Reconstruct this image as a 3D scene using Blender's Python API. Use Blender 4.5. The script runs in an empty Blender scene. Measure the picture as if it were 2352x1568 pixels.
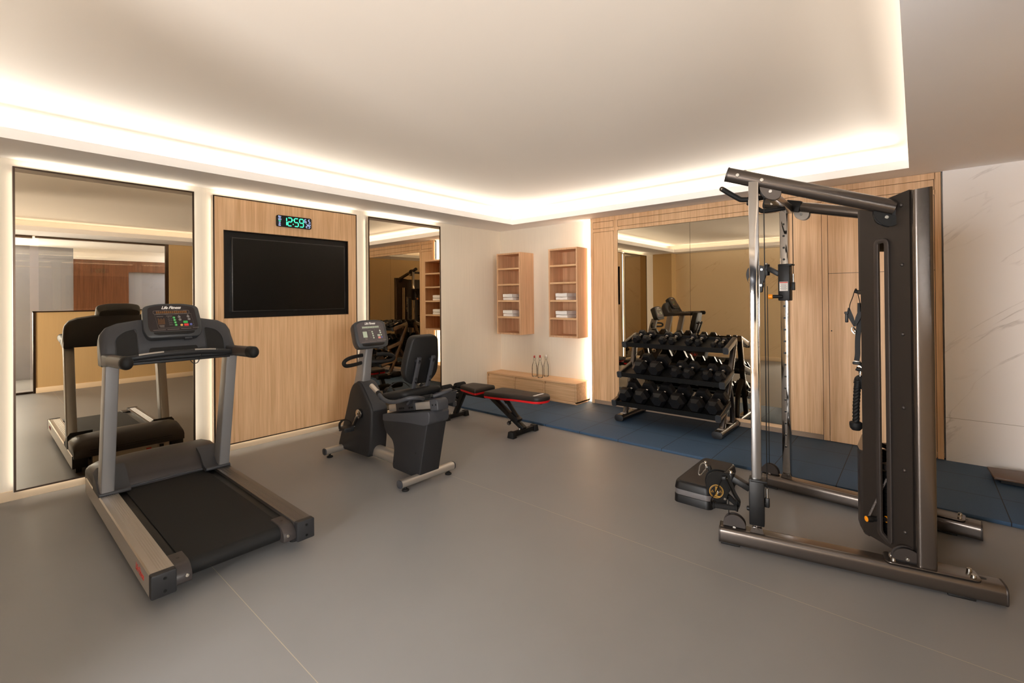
import bpy, bmesh, math, random
from mathutils import Vector, Matrix
random.seed(7)
SC = bpy.context.scene
COL = SC.collection
PI = math.pi

# ------------------------------------------------------------------ camera
def make_camera():
    f, cx, cy = 1072.169, 1183.719, 678.538
    yaw, pitch, roll = (math.radians(a) for a in (40.64592, 0.24269, -0.51299))
    r = Vector((math.cos(yaw), math.sin(yaw), 0)); fw = Vector((-math.sin(yaw), math.cos(yaw), 0)); u = Vector((0, 0, 1))
    f2 = fw * math.cos(pitch) + u * math.sin(pitch)
    u2 = u * math.cos(pitch) - fw * math.sin(pitch)
    r3 = r * math.cos(roll) + u2 * math.sin(roll)
    u3 = u2 * math.cos(roll) - r * math.sin(roll)
    cd = bpy.data.cameras.new('camera')
    cd.sensor_fit = 'HORIZONTAL'; cd.sensor_width = 36.0
    cd.lens = 36.0 * f / 2352
    cd.shift_x = (1176 - cx) / 2352
    cd.shift_y = (cy - 784) / 2352
    cd.clip_start = 0.02
    c = bpy.data.objects.new('camera', cd); COL.objects.link(c)
    m = Matrix((r3, u3, -f2)).transposed().to_4x4()
    m.translation = Vector((0, 0, 1.45))
    c.matrix_world = m
    SC.camera = c
make_camera()

# ------------------------------------------------------------------ world, exposure, lights
w = bpy.data.worlds.new('world'); SC.world = w; w.use_nodes = True
w.node_tree.nodes['Background'].inputs[0].default_value = (0.5, 0.55, 0.65, 1)
w.node_tree.nodes['Background'].inputs[1].default_value = 0.2
vs = SC.view_settings
vs.view_transform = 'Standard'; vs.look = 'None'; vs.exposure = 0.10; vs.gamma = 1.0; vs.use_curve_mapping = False
cyc = SC.cycles
cyc.max_bounces = 12; cyc.diffuse_bounces = 6; cyc.glossy_bounces = 8; cyc.transparent_max_bounces = 12
cyc.caustics_reflective = False; cyc.caustics_refractive = False
cyc.sample_clamp_indirect = 6.0
cyc.use_denoising = True

WARM = (1.0, 0.92, 0.81)
def area(name, loc, direction, sx, sy, power, color=WARM, up=None, spread=None):
    ld = bpy.data.lights.new(name, 'AREA'); ld.shape = 'RECTANGLE'; ld.size = sx; ld.size_y = sy
    ld.energy = power; ld.color = color
    if spread: ld.spread = spread
    o = bpy.data.objects.new(name, ld); COL.objects.link(o)
    z = -Vector(direction).normalized()
    x = Vector(up).normalized()              # long axis of the strip
    y = z.cross(x).normalized(); x = y.cross(z)
    m = Matrix((x, y, z)).transposed().to_4x4(); m.translation = Vector(loc)
    o.matrix_world = m
    return o
# cove strips: in the trough behind the fascia of the ceiling recess
COVE, THROW = 3.0, 2.7   # watts per metre: wide strip deep in the trough, lensed strip just under the lip
for (c0, dr, ln, up, k) in (((-4.49, 2.47), (1, 0), 5.4, (0, 1, 0), 1.0), ((-2.22, 5.17), (0, -1), 4.2, (1, 0, 0), 1.0),
                            ((0.045, 2.47), (-1, 0), 5.4, (0, 1, 0), 0.14), ((-2.22, -0.23), (0, 1), 4.2, (1, 0, 0), 0.3)):
    area('cove_light', (c0[0] - dr[0] * .03, c0[1] - dr[1] * .03, 2.55), (dr[0] * .35, dr[1] * .35, 1), ln, 0.03, COVE * ln * max(k, .4), up=up)
    area('cove_light', (c0[0], c0[1], 2.578), (dr[0], dr[1], 0.15), ln, 0.012, THROW * ln * (1 if k == 1 else .12), up=up, spread=math.radians(30))
# halo strips behind the two mirrors and the oak panel on the left wall
HALO = 0.42
for (y0, y1) in ((0.195, 1.315), (1.466, 2.934), (3.089, 4.203)):
    hx = -5.012; zc, yc = 1.255, (y0 + y1) / 2
    area('halo_light', (hx, y0 + 0.012, zc), (0.25, -1, 0), 2.30, 0.012, HALO * 2.3, color=(1.0, 0.84, 0.64), up=(0, 0, 1))
    area('halo_light', (hx, y1 - 0.012, zc), (0.25, 1, 0), 2.30, 0.012, HALO * 2.3, color=(1.0, 0.84, 0.64), up=(0, 0, 1))
    area('halo_light', (hx, yc, 2.441), (0.8, 0, 1), y1 - y0 - .05, 0.012, HALO * 3.2 * (y1 - y0), color=(1.0, 0.84, 0.64), up=(0, 1, 0))
    area('halo_light', (hx, yc, 0.084), (0.25, 0, -1), y1 - y0 - .05, 0.012, HALO * (y1 - y0), color=(1.0, 0.84, 0.64), up=(0, 1, 0))
# strip beside the oak wall unit, lighting the shelf niche
area('niche_light', (-3.338, 5.452, 1.27), (-0.8, 0.9, 0), 2.4, 0.03, 9, color=(1, .86, .68), up=(0, 0, 1))
# corridor beyond the glass: a ceiling lamp and the tall window at its near end
area('corridor_light', (1.75, 3.20, 2.48), (0, -0.1, -1), 0.6, 1.6, 42, color=(0.80, 0.88, 1.0), up=(0, 1, 0))
area('corridor_window_light', (2.66, -0.08, 1.25), (-1, 0.12, -0.05), 0.90, 2.0, 215, color=(1.0, 0.98, 0.97), up=(0, 1, 0))
# added fill light behind the camera, shining in through an added doorway
area('added_fill_light', (-0.90, -2.55, 1.15), (0.14, 1, -0.05), 1.3, 2.0, 320, color=(1.0, 0.98, 0.97), up=(1, 0, 0))

# ------------------------------------------------------------------ materials
def lin(c):
    return tuple(((v / 255) / 12.92 if v / 255 <= 0.04045 else ((v / 255 + 0.055) / 1.055) ** 2.4) for v in c)
MATS = {}
def nodes_of(m):
    return m.node_tree.nodes, m.node_tree.links
def base_mat(name):
    m = bpy.data.materials.new(name); m.use_nodes = True
    MATS[name] = m
    return m, m.node_tree.nodes['Principled BSDF']
def plain(name, rgb, rough=0.5, metal=0.0, noise=0.06, scale=40, bump=0.0, spec=0.5, coat=0.0, aniso=None):
    m, b = base_mat(name); N, L = nodes_of(m)
    c = lin(rgb)
    tc = N.new('ShaderNodeTexCoord'); nz = N.new('ShaderNodeTexNoise'); nz.inputs['Scale'].default_value = scale
    nz.inputs['Detail'].default_value = 3
    if aniso:
        mp = N.new('ShaderNodeMapping'); mp.inputs['Scale'].default_value = aniso
        L.new(tc.outputs['Object'], mp.inputs[0]); L.new(mp.outputs[0], nz.inputs['Vector'])
    else:
        L.new(tc.outputs['Object'], nz.inputs['Vector'])
    mx = N.new('ShaderNodeMix'); mx.data_type = 'RGBA'
    mx.inputs[6].default_value = tuple(v * (1 - noise) for v in c) + (1,)
    mx.inputs[7].default_value = tuple(min(1, v * (1 + noise)) for v in c) + (1,)
    L.new(nz.outputs[0], mx.inputs[0]); L.new(mx.outputs[2], b.inputs['Base Color'])
    b.inputs['Roughness'].default_value = rough; b.inputs['Metallic'].default_value = metal
    b.inputs['Specular IOR Level'].default_value = spec if sum(rgb) > 200 or metal > .2 else spec * .7
    b.inputs['Coat Weight'].default_value = coat; b.inputs['Coat Roughness'].default_value = 0.15
    if bump:
        bp = N.new('ShaderNodeBump'); bp.inputs['Strength'].default_value = bump; bp.inputs['Distance'].default_value = 0.002
        L.new(nz.outputs[0], bp.inputs['Height']); L.new(bp.outputs[0], b.inputs['Normal'])
    return m
def wood(name, c1, c2, axis='z', rough=0.45):
    m, b = base_mat(name); N, L = nodes_of(m)
    tc = N.new('ShaderNodeTexCoord')
    sc = {'z': (34, 34, 1.1), 'x': (1.1, 34, 34), 'y': (34, 1.1, 34)}[axis]
    mp = N.new('ShaderNodeMapping'); mp.inputs['Scale'].default_value = sc
    L.new(tc.outputs['Object'], mp.inputs[0])
    n1 = N.new('ShaderNodeTexNoise'); n1.inputs['Scale'].default_value = 1.0; n1.inputs['Detail'].default_value = 5; n1.inputs['Distortion'].default_value = 0.4
    L.new(mp.outputs[0], n1.inputs['Vector'])
    mp2 = N.new('ShaderNodeMapping'); mp2.inputs['Scale'].default_value = tuple(v * 6 if v > 5 else v * 3 for v in sc)
    L.new(tc.outputs['Object'], mp2.inputs[0])
    n2 = N.new('ShaderNodeTexNoise'); n2.inputs['Scale'].default_value = 1.0; n2.inputs['Detail'].default_value = 2
    L.new(mp2.outputs[0], n2.inputs['Vector'])
    ad = N.new('ShaderNodeMath'); ad.operation = 'MULTIPLY_ADD'; ad.inputs[1].default_value = 0.45
    L.new(n2.outputs[0], ad.inputs[0])
    mu = N.new('ShaderNodeMath'); mu.operation = 'MULTIPLY'; mu.inputs[1].default_value = 0.62
    L.new(n1.outputs[0], mu.inputs[0]); L.new(mu.outputs[0], ad.inputs[2])
    cr = N.new('ShaderNodeValToRGB')
    cr.color_ramp.elements[0].position = 0.36; cr.color_ramp.elements[0].color = lin(c1) + (1,)
    cr.color_ramp.elements[1].position = 0.68; cr.color_ramp.elements[1].color = lin(c2) + (1,)
    L.new(ad.outputs[0], cr.inputs[0]); L.new(cr.outputs[0], b.inputs['Base Color'])
    b.inputs['Roughness'].default_value = rough; b.inputs['Specular IOR Level'].default_value = 0.35
    bp = N.new('ShaderNodeBump'); bp.inputs['Strength'].default_value = 0.12; bp.inputs['Distance'].default_value = 0.001
    L.new(n2.outputs[0], bp.inputs['Height']); L.new(bp.outputs[0], b.inputs['Normal'])
    return m
def line_mask(N, L, sock, values, halfwidth):
    """1 where the coordinate is within halfwidth of one of the values"""
    out = None
    for v in values:
        s = N.new('ShaderNodeMath'); s.operation = 'COMPARE'; s.inputs[1].default_value = v; s.inputs[2].default_value = halfwidth
        L.new(sock, s.inputs[0])
        if out is None: out = s.outputs[0]
        else:
            a = N.new('ShaderNodeMath'); a.operation = 'MAXIMUM'
            L.new(out, a.inputs[0]); L.new(s.outputs[0], a.inputs[1]); out = a.outputs[0]
    return out
def marble(name, base, vein, joints_z=(), scale=1.0, joints_x=()):
    m, b = base_mat(name); N, L = nodes_of(m)
    tc = N.new('ShaderNodeTexCoord')
    mr = N.new('ShaderNodeMapping'); mr.inputs['Rotation'].default_value = (math.radians(-34), math.radians(34), 0)
    L.new(tc.outputs['Object'], mr.inputs[0])
    mp = N.new('ShaderNodeMapping'); mp.inputs['Scale'].default_value = (0.42 * scale, 0.42 * scale, 2.3 * scale)
    L.new(mr.outputs[0], mp.inputs[0])
    n = N.new('ShaderNodeTexNoise'); n.inputs['Scale'].default_value = 1.6; n.inputs['Detail'].default_value = 7; n.inputs['Distortion'].default_value = 0.6
    L.new(mp.outputs[0], n.inputs['Vector'])
    s = N.new('ShaderNodeMath'); s.operation = 'SUBTRACT'; s.inputs[1].default_value = 0.5; L.new(n.outputs[0], s.inputs[0])
    a = N.new('ShaderNodeMath'); a.operation = 'ABSOLUTE'; L.new(s.outputs[0], a.inputs[0])
    cr = N.new('ShaderNodeValToRGB'); e = cr.color_ramp.elements
    e[0].position = 0.0; e[0].color = (1, 1, 1, 1); e[1].position = 0.012; e[1].color = (0, 0, 0, 1)
    L.new(a.outputs[0], cr.inputs[0])
    n2 = N.new('ShaderNodeTexNoise'); n2.inputs['Scale'].default_value = 2.2; n2.inputs['Detail'].default_value = 3
    L.new(tc.outputs['Object'], n2.inputs['Vector'])
    cr2 = N.new('ShaderNodeValToRGB'); cr2.color_ramp.elements[0].position = 0.46; cr2.color_ramp.elements[1].position = 0.85
    L.new(n2.outputs[0], cr2.inputs[0])
    mu = N.new('ShaderNodeMath'); mu.operation = 'MULTIPLY'; L.new(cr.outputs[0], mu.inputs[0]); L.new(cr2.outputs[0], mu.inputs[1])
    mx = N.new('ShaderNodeMix'); mx.data_type = 'RGBA'
    mx.inputs[6].default_value = lin(base) + (1,); mx.inputs[7].default_value = lin(vein) + (1,)
    L.new(mu.outputs[0], mx.inputs[0]); col = mx.outputs[2]
    if joints_z or joints_x:
        sp = N.new('ShaderNodeSeparateXYZ'); L.new(tc.outputs['Object'], sp.inputs[0])
        masks = []
        if joints_z: masks.append(line_mask(N, L, sp.outputs[2], joints_z, 0.0012))
        if joints_x: masks.append(line_mask(N, L, sp.outputs[1], joints_x, 0.0012))
        for k in masks:
            m2 = N.new('ShaderNodeMix'); m2.data_type = 'RGBA'; m2.inputs[7].default_value = lin((150, 138, 128)) + (1,)
            L.new(k, m2.inputs[0]); L.new(col, m2.inputs[6]); col = m2.outputs[2]
    L.new(col, b.inputs['Base Color'])
    b.inputs['Roughness'].default_value = 0.35
    return m
def emit(name, rgb, strength):
    m, b = base_mat(name)
    b.inputs['Base Color'].default_value = (0.01, 0.01, 0.01, 1)
    b.inputs['Emission Color'].default_value = lin(rgb) + (1,)
    b.inputs['Emission Strength'].default_value = strength
    return m
def mirror_mat(name, tint):
    m = bpy.data.materials.new(name); m.use_nodes = True; MATS[name] = m
    N, L = nodes_of(m); N.clear()
    o = N.new('ShaderNodeOutputMaterial'); g = N.new('ShaderNodeBsdfGlossy')
    g.inputs['Color'].default_value = tint + (1,); g.inputs['Roughness'].default_value = 0.0
    L.new(g.outputs[0], o.inputs[0]); return m
def glass_mat(name, tint, fres=1.45, boost=0.0):
    m = bpy.data.materials.new(name); m.use_nodes = True; MATS[name] = m
    N, L = nodes_of(m); N.clear()
    o = N.new('ShaderNodeOutputMaterial'); t = N.new('ShaderNodeBsdfTransparent'); g = N.new('ShaderNodeBsdfGlossy')
    t.inputs[0].default_value = tint + (1,); g.inputs['Roughness'].default_value = 0.02
    fr = N.new('ShaderNodeFresnel'); fr.inputs[0].default_value = fres
    mx = N.new('ShaderNodeMixShader'); L.new(fr.outputs[0], mx.inputs[0]); L.new(t.outputs[0], mx.inputs[1]); L.new(g.outputs[0], mx.inputs[2])
    L.new(mx.outputs[0], o.inputs[0]); return m

OAK1, OAK2 = (206, 162, 118), (236, 198, 156)
M = MATS
wood('oak', OAK1, OAK2, 'z'); wood('oak_across', OAK1, OAK2, 'x')
wood('oak_shelf', (196, 152, 116), (226, 184, 146), 'z')
wood('walnut', (92, 58, 40), (126, 82, 58), 'z')
plain('wallpaper', (244, 235, 220), 0.8, noise=0.05, scale=1.0, aniso=(60, 60, 2.0), spec=0.2)
plain('wallpaper_tan', (206, 174, 126), 0.8, noise=0.05, scale=1.0, aniso=(60, 60, 2.0), spec=0.2)
plain('ceiling_paint', (228, 220, 210), 0.85, noise=0.01, scale=3, spec=0.2)
plain('soffit_paint', (248, 246, 246), 0.85, noise=0.01, scale=3, spec=0.2)
plain('baseboard_paint', (232, 208, 176), 0.5, noise=0.04, scale=6)
plain('plinth_stone', (150, 128, 108), 0.6, noise=0.2, scale=120)
marble('marble', (250, 246, 243), (150, 140, 132), joints_z=(0.392,))
marble('marble_tan', (244, 222, 186), (196, 160, 116), scale=.7)
plain('dark_reflection_panel', (52, 58, 70), 0.6)
marble('corridor_stone', (150, 153, 168), (128, 130, 144), joints_z=(1.29, 2.1), scale=1.5)
plain('bronze_frame', (70, 56, 46), 0.3, metal=0.9)
plain('steel_edge', (190, 180, 168), 0.28, metal=0.9)
mirror_mat('bronze_mirror', (0.62, 0.54, 0.42)); mirror_mat('bronze_mirror_back', (0.66, 0.58, 0.45))
glass_mat('clear_glass', (0.93, 0.95, 0.95)); glass_mat('bottle_glass', (0.965, 0.98, 0.97), 1.28)
plain('black_lacquer', (10, 10, 10), 0.35, noise=0.02)
plain('grip_rubber', (66, 58, 54), 0.5, noise=0.05, scale=200)
plain('tv_screen', (14, 14, 13), 0.25, noise=0.02, spec=0.4); plain('tv_bezel', (62, 58, 56), 0.35, metal=0.3)
plain('black_plastic', (13, 13, 14), 0.45, noise=0.05, scale=200, bump=0.05)
plain('black_rubber', (14, 13, 13), 0.65, noise=0.08, scale=300, bump=0.1)
plain('charcoal_plastic', (55, 56, 60), 0.48, noise=0.03, scale=300, bump=0.06)
plain('charcoal_dark', (33, 33, 35), 0.52, noise=0.03, scale=300, bump=0.06)
plain('motor_cover_plastic', (52, 47, 46), 0.45, noise=0.03, scale=250, bump=0.05)
plain('console_grey', (54, 56, 59), 0.42, noise=0.02, scale=300)
plain('console_face', (42, 36, 37), 0.35, noise=0.02); plain('console_face_grey', (82, 76, 78), 0.35, noise=0.02)
plain('silver_paint', (150, 150, 152), 0.38, metal=0.55, noise=0.02)
plain('silver_light', (178, 172, 164), 0.35, metal=0.7, noise=0.02)
plain('brushed_aluminium', (196, 190, 183), 0.40, metal=0.85, noise=0.05, scale=1, aniso=(3, 240, 240))
plain('dark_aluminium', (112, 108, 106), 0.38, metal=0.8, noise=0.05, scale=1, aniso=(3, 240, 240))
plain('chrome', (188, 184, 180), 0.07, metal=1.0, noise=0.0)
plain('steel_bolt', (200, 198, 192), 0.22, metal=1.0)
plain('belt_rubber', (11, 11, 11), 0.75, noise=0.1, scale=400, bump=0.1)
plain('gunmetal', (98, 90, 84), 0.26, metal=0.85, noise=0.02, coat=0.3)
plain('gunmetal_dark', (64, 58, 55), 0.38, metal=0.5, noise=0.02)
plain('shroud_metal', (48, 42, 38), 0.42, metal=0.35, noise=0.04, scale=300)
plain('matt_black_steel', (10, 10, 10), 0.5, metal=0.0, noise=0.05)
plain('padding_vinyl', (11, 11, 12), 0.6, noise=0.08, scale=220, bump=0.12)
plain('bench_vinyl', (40, 34, 31), 0.5, noise=0.08, scale=260, bump=0.12)
plain('red_vinyl', (206, 22, 28), 0.45, noise=0.05)
plain('foam_black', (18, 18, 19), 0.85, noise=0.15, scale=120, bump=0.3)
plain('hex_rubber', (15, 15, 17), 0.40, noise=0.08, scale=200, bump=0.05)
plain('logo_white', (240, 238, 235), 0.5, noise=0); plain('logo_red', (196, 62, 52), 0.5, noise=0); plain('logo_grey', (170, 160, 148), 0.5, noise=0)
plain('mark_grey', (128, 120, 116), 0.5, noise=0); plain('amber', (200, 130, 30), 0.5, noise=0); plain('amber_dim', (120, 78, 28), 0.5, noise=0)
plain('key_green', (60, 170, 84), 0.4, noise=0); plain('key_red', (214, 52, 50), 0.4, noise=0); plain('key_yellow', (226, 170, 96), 0.4, noise=0)
plain('key_blue', (92, 100, 170), 0.4, noise=0); plain('key_pale', (186, 200, 180), 0.4, noise=0); plain('key_pink', (226, 150, 142), 0.4, noise=0); plain('key_black', (22, 22, 24), 0.4, noise=0)
plain('knob_orange', (244, 150, 20), 0.4, noise=0); plain('gold_print', (196, 150, 62), 0.4, noise=0); plain('sticker_white', (226, 222, 216), 0.5, noise=0.05)
plain('towel_white', (244, 241, 238), 0.95, noise=0.04, scale=500, bump=0.5, spec=0.1)
plain('step_top', (52, 46, 44), 0.55, noise=0.15, scale=260, bump=0.35); plain('step_grey', (96, 92, 92), 0.5, noise=0.05)
plain('board_brown', (92, 68, 50), 0.45, noise=0.06, scale=4); plain('cap_red', (190, 60, 56), 0.5); plain('porcelain', (232, 226, 220), 0.3)
plain('device_white', (230, 226, 216), 0.5)
emit('led_green', (70, 255, 190), 1.5); emit('led_white', (190, 205, 255), 1.3)
# floor vinyl with welded joints
def floor_mat():
    m, b = base_mat('vinyl_floor'); N, L = nodes_of(m)
    tc = N.new('ShaderNodeTexCoord'); n = N.new('ShaderNodeTexNoise'); n.inputs['Scale'].default_value = 2.5; n.inputs['Detail'].default_value = 6
    L.new(tc.outputs['Object'], n.inputs['Vector'])
    mx = N.new('ShaderNodeMix'); mx.data_type = 'RGBA'
    mx.inputs[6].default_value = lin((124, 123, 123)) + (1,); mx.inputs[7].default_value = lin((132, 131, 131)) + (1,)
    L.new(n.outputs[0], mx.inputs[0])
    sp = N.new('ShaderNodeSeparateXYZ'); L.new(tc.outputs['Object'], sp.inputs[0])
    k = line_mask(N, L, sp.outputs[1], (0.849, 2.548), 0.0016)
    m2 = N.new('ShaderNodeMix'); m2.data_type = 'RGBA'; m2.inputs[7].default_value = lin((166, 154, 138)) + (1,)
    L.new(k, m2.inputs[0]); L.new(mx.outputs[2], m2.inputs[6]); L.new(m2.outputs[2], b.inputs['Base Color'])
    n3 = N.new('ShaderNodeTexNoise'); n3.inputs['Scale'].default_value = 260; L.new(tc.outputs['Object'], n3.inputs['Vector'])
    bp = N.new('ShaderNodeBump'); bp.inputs['Strength'].default_value = 0.08; bp.inputs['Distance'].default_value = 0.001
    L.new(n3.outputs[0], bp.inputs['Height']); L.new(bp.outputs[0], b.inputs['Normal'])
    b.inputs['Roughness'].default_value = 0.42; b.inputs['Specular IOR Level'].default_value = 0.45
floor_mat()
def mat_tiles():
    m, b = base_mat('blue_rubber'); N, L = nodes_of(m)
    tc = N.new('ShaderNodeTexCoord'); n = N.new('ShaderNodeTexNoise'); n.inputs['Scale'].default_value = 160; n.inputs['Detail'].default_value = 4
    L.new(tc.outputs['Object'], n.inputs['Vector'])
    mx = N.new('ShaderNodeMix'); mx.data_type = 'RGBA'
    mx.inputs[6].default_value = lin((42, 66, 92)) + (1,); mx.inputs[7].default_value = lin((62, 90, 118)) + (1,)
    L.new(n.outputs[0], mx.inputs[0])
    sp = N.new('ShaderNodeSeparateXYZ'); L.new(tc.outputs['Object'], sp.inputs[0])
    k1 = line_mask(N, L, sp.outputs[0], tuple(-0.467 + 0.4515 * i for i in range(-10, 4)), 0.003)
    k2 = line_mask(N, L, sp.outputs[1], (4.64, 5.08), 0.003)
    a = N.new('ShaderNodeMath'); a.operation = 'MAXIMUM'; L.new(k1, a.inputs[0]); L.new(k2, a.inputs[1])
    m2 = N.new('ShaderNodeMix'); m2.data_type = 'RGBA'; m2.inputs[7].default_value = lin((18, 24, 34)) + (1,)
    L.new(a.outputs[0], m2.inputs[0]); L.new(mx.outputs[2], m2.inputs[6]); L.new(m2.outputs[2], b.inputs['Base Color'])
    bp = N.new('ShaderNodeBump'); bp.inputs['Strength'].default_value = 0.3; bp.inputs['Distance'].default_value = 0.002
    L.new(n.outputs[0], bp.inputs['Height']); L.new(bp.outputs[0], b.inputs['Normal'])
    b.inputs['Roughness'].default_value = 0.7
mat_tiles()

# ------------------------------------------------------------------ mesh builder
ORG = {}
class G:
    def __init__(s): s.bm = bmesh.new()
    def _merge(s, t, mat4=None):
        if mat4 is not None: bmesh.ops.transform(t, matrix=mat4, verts=t.verts)
        me = bpy.data.meshes.new('tmp'); t.to_mesh(me); t.free(); s.bm.from_mesh(me); bpy.data.meshes.remove(me); return s
    def _bev(s, t, b, seg=2, ang=0.5):
        es = [e for e in t.edges if len(e.link_faces) == 2 and e.calc_face_angle(0) > ang]
        if es: bmesh.ops.bevel(t, geom=es, offset=b, segments=seg, profile=0.5, affect='EDGES', clamp_overlap=True)
    def box(s, x0, x1, y0, y1, z0, z1, bev=0, seg=2):
        t = bmesh.new(); bmesh.ops.create_cube(t, size=1)
        for v in t.verts: v.co = Vector(((x0 + x1) / 2 + v.co.x * (x1 - x0), (y0 + y1) / 2 + v.co.y * (y1 - y0), (z0 + z1) / 2 + v.co.z * (z1 - z0)))
        if bev: s._bev(t, bev, seg)
        return s._merge(t)
    def obox(s, c, size, axes, bev=0, seg=2):
        """box centred at c, size along three given axes"""
        t = bmesh.new(); bmesh.ops.create_cube(t, size=1)
        for v in t.verts: v.co = Vector((v.co.x * size[0], v.co.y * size[1], v.co.z * size[2]))
        if bev: s._bev(t, bev, seg)
        m = Matrix([Vector(a).normalized() for a in axes]).transposed().to_4x4(); m.translation = Vector(c)
        return s._merge(t, m)
    def bar(s, p0, p1, wdt, hgt, up=(0, 0, 1), bev=0, seg=2):
        p0, p1 = Vector(p0), Vector(p1); d = (p1 - p0); z = d.normalized(); u = Vector(up)
        x = u.cross(z)
        if x.length < 1e-5: x = Vector((1, 0, 0)).cross(z)
        x.normalize(); y = z.cross(x)
        return s.obox((p0 + p1) / 2, (wdt, hgt, d.length), (x, y, z), bev, seg)
    def cyl(s, p0, p1, r, r2=None, seg=24, bev=0):
        p0, p1 = Vector(p0), Vector(p1); d = p1 - p0
        t = bmesh.new(); bmesh.ops.create_cone(t, cap_ends=True, segments=seg, radius1=r, radius2=r if r2 is None else r2, depth=d.length)
        if bev: s._bev(t, bev, 2, 1.0)
        m = d.to_track_quat('Z', 'Y').to_matrix().to_4x4(); m.translation = (p0 + p1) / 2
        return s._merge(t, m)
    def sph(s, c, r, sc=(1, 1, 1), seg=20):
        t = bmesh.new(); bmesh.ops.create_uvsphere(t, u_segments=seg, v_segments=seg // 2, radius=r)
        m = Matrix.Diagonal((*sc, 1)); m.translation = Vector(c)
        return s._merge(t, m)
    def tube(s, pts, r, seg=12, smooth=0, closed=False, flat=None):
        """sweep a circle (or flat=(w,h) ellipse/box ribbon) along points"""
        P = [Vector(p) for p in pts]
        if smooth:
            Q = []; n = len(P); rng = range(n if closed else n - 1)
            for i in rng:
                p0 = P[(i - 1) % n] if (closed or i > 0) else P[0]; p1 = P[i]; p2 = P[(i + 1) % n]
                p3 = P[(i + 2) % n] if (closed or i + 2 < n) else P[-1]
                for k in range(smooth):
                    t = k / smooth
                    Q.append(0.5 * ((2 * p1) + (p2 - p0) * t + (2 * p0 - 5 * p1 + 4 * p2 - p3) * t * t + (3 * p1 - p0 - 3 * p2 + p3) * t ** 3))
            if not closed: Q.append(P[-1])
            P = Q
        n = len(P); bm = s.bm; rings = []
        T = []
        for i in range(n):
            a = P[(i - 1) % n] if (closed or i > 0) else P[0]; b = P[(i + 1) % n] if (closed or i < n - 1) else P[-1]
            T.append((b - a).normalized())
        x = T[0].orthogonal().normalized()
        if flat and len(flat) > 2: x = Vector(flat[2]); x = (x - T[0] * x.dot(T[0])).normalized()
        for i in range(n):
            x = (x - T[i] * x.dot(T[i]))
            x = x.normalized() if x.length > 1e-6 else T[i].orthogonal().normalized()
            y = T[i].cross(x); ring = []
            for k in range(seg):
                a = 2 * PI * k / seg
                if flat:
                    ca, sa = math.cos(a), math.sin(a)
                    e = flat[3] if len(flat) > 3 else 0.35
                    ca = math.copysign(abs(ca) ** e, ca); sa = math.copysign(abs(sa) ** e, sa)
                    ring.append(bm.verts.new(P[i] + x * ca * flat[0] / 2 + y * sa * flat[1] / 2))
                else:
                    rr = r[i] if isinstance(r, (list, tuple)) else r
                    ring.append(bm.verts.new(P[i] + x * math.cos(a) * rr + y * math.sin(a) * rr))
            rings.append(ring)
        for i in range(n if closed else n - 1):
            A, B = rings[i], rings[(i + 1) % n]
            for k in range(seg): bm.faces.new((A[k], A[(k + 1) % seg], B[(k + 1) % seg], B[k]))
        if not closed:
            bm.faces.new(rings[0][::-1]); bm.faces.new(rings[-1])
        return s
    def prism(s, poly, o, u, v, depth, bev=0, seg=2, w=None):
        """polygon in the (u,v) frame at o, extruded along w=u x v"""
        o, u, v = Vector(o), Vector(u), Vector(v); w = Vector(w) if w is not None else u.cross(v).normalized()
        t = bmesh.new()
        a = [t.verts.new(o + u * p[0] + v * p[1]) for p in poly]
        b = [t.verts.new(q.co + w * depth) for q in a]
        n = len(a)
        t.faces.new(a[::-1]); t.faces.new(b)
        for i in range(n): t.faces.new((a[i], a[(i + 1) % n], b[(i + 1) % n], b[i]))
        bmesh.ops.recalc_face_normals(t, faces=t.faces)
        if bev: s._bev(t, bev, seg)
        return s._merge(t)
    def lathe(s, prof, o, axis=(0, 0, 1), seg=24):
        o = Vector(o); z = Vector(axis).normalized(); x = z.orthogonal().normalized(); y = z.cross(x)
        bm = s.bm; rings = []
        for r, h in prof:
            if r < 1e-6: rings.append([bm.verts.new(o + z * h)])
            else: rings.append([bm.verts.new(o + z * h + x * r * math.cos(2 * PI * k / seg) + y * r * math.sin(2 * PI * k / seg)) for k in range(seg)])
        for A, B in zip(rings, rings[1:]):
            for k in range(seg):
                k2 = (k + 1) % seg
                if len(A) == 1 and len(B) == 1: continue
                if len(A) == 1: bm.faces.new((A[0], B[k2], B[k]))
                elif len(B) == 1: bm.faces.new((A[k], A[k2], B[0]))
                else: bm.faces.new((A[k], A[k2], B[k2], B[k]))
        return s
    def torus(s, c, axis, R, r, seg=28, ring=8):
        z = Vector(axis).normalized(); x = z.orthogonal().normalized(); y = z.cross(x)
        return s.tube([Vector(c) + x * R * math.cos(2 * PI * k / seg) + y * R * math.sin(2 * PI * k / seg) for k in range(seg)], r, seg=ring, closed=True)
    def loft(s, secs):
        bm = s.bm; R = [[bm.verts.new(Vector(p)) for p in sec] for sec in secs]; n = len(R[0])
        for A, B in zip(R, R[1:]):
            for k in range(n): bm.faces.new((A[k], A[(k + 1) % n], B[(k + 1) % n], B[k]))
        bm.faces.new(R[0][::-1]); bm.faces.new(R[-1]); return s
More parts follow.
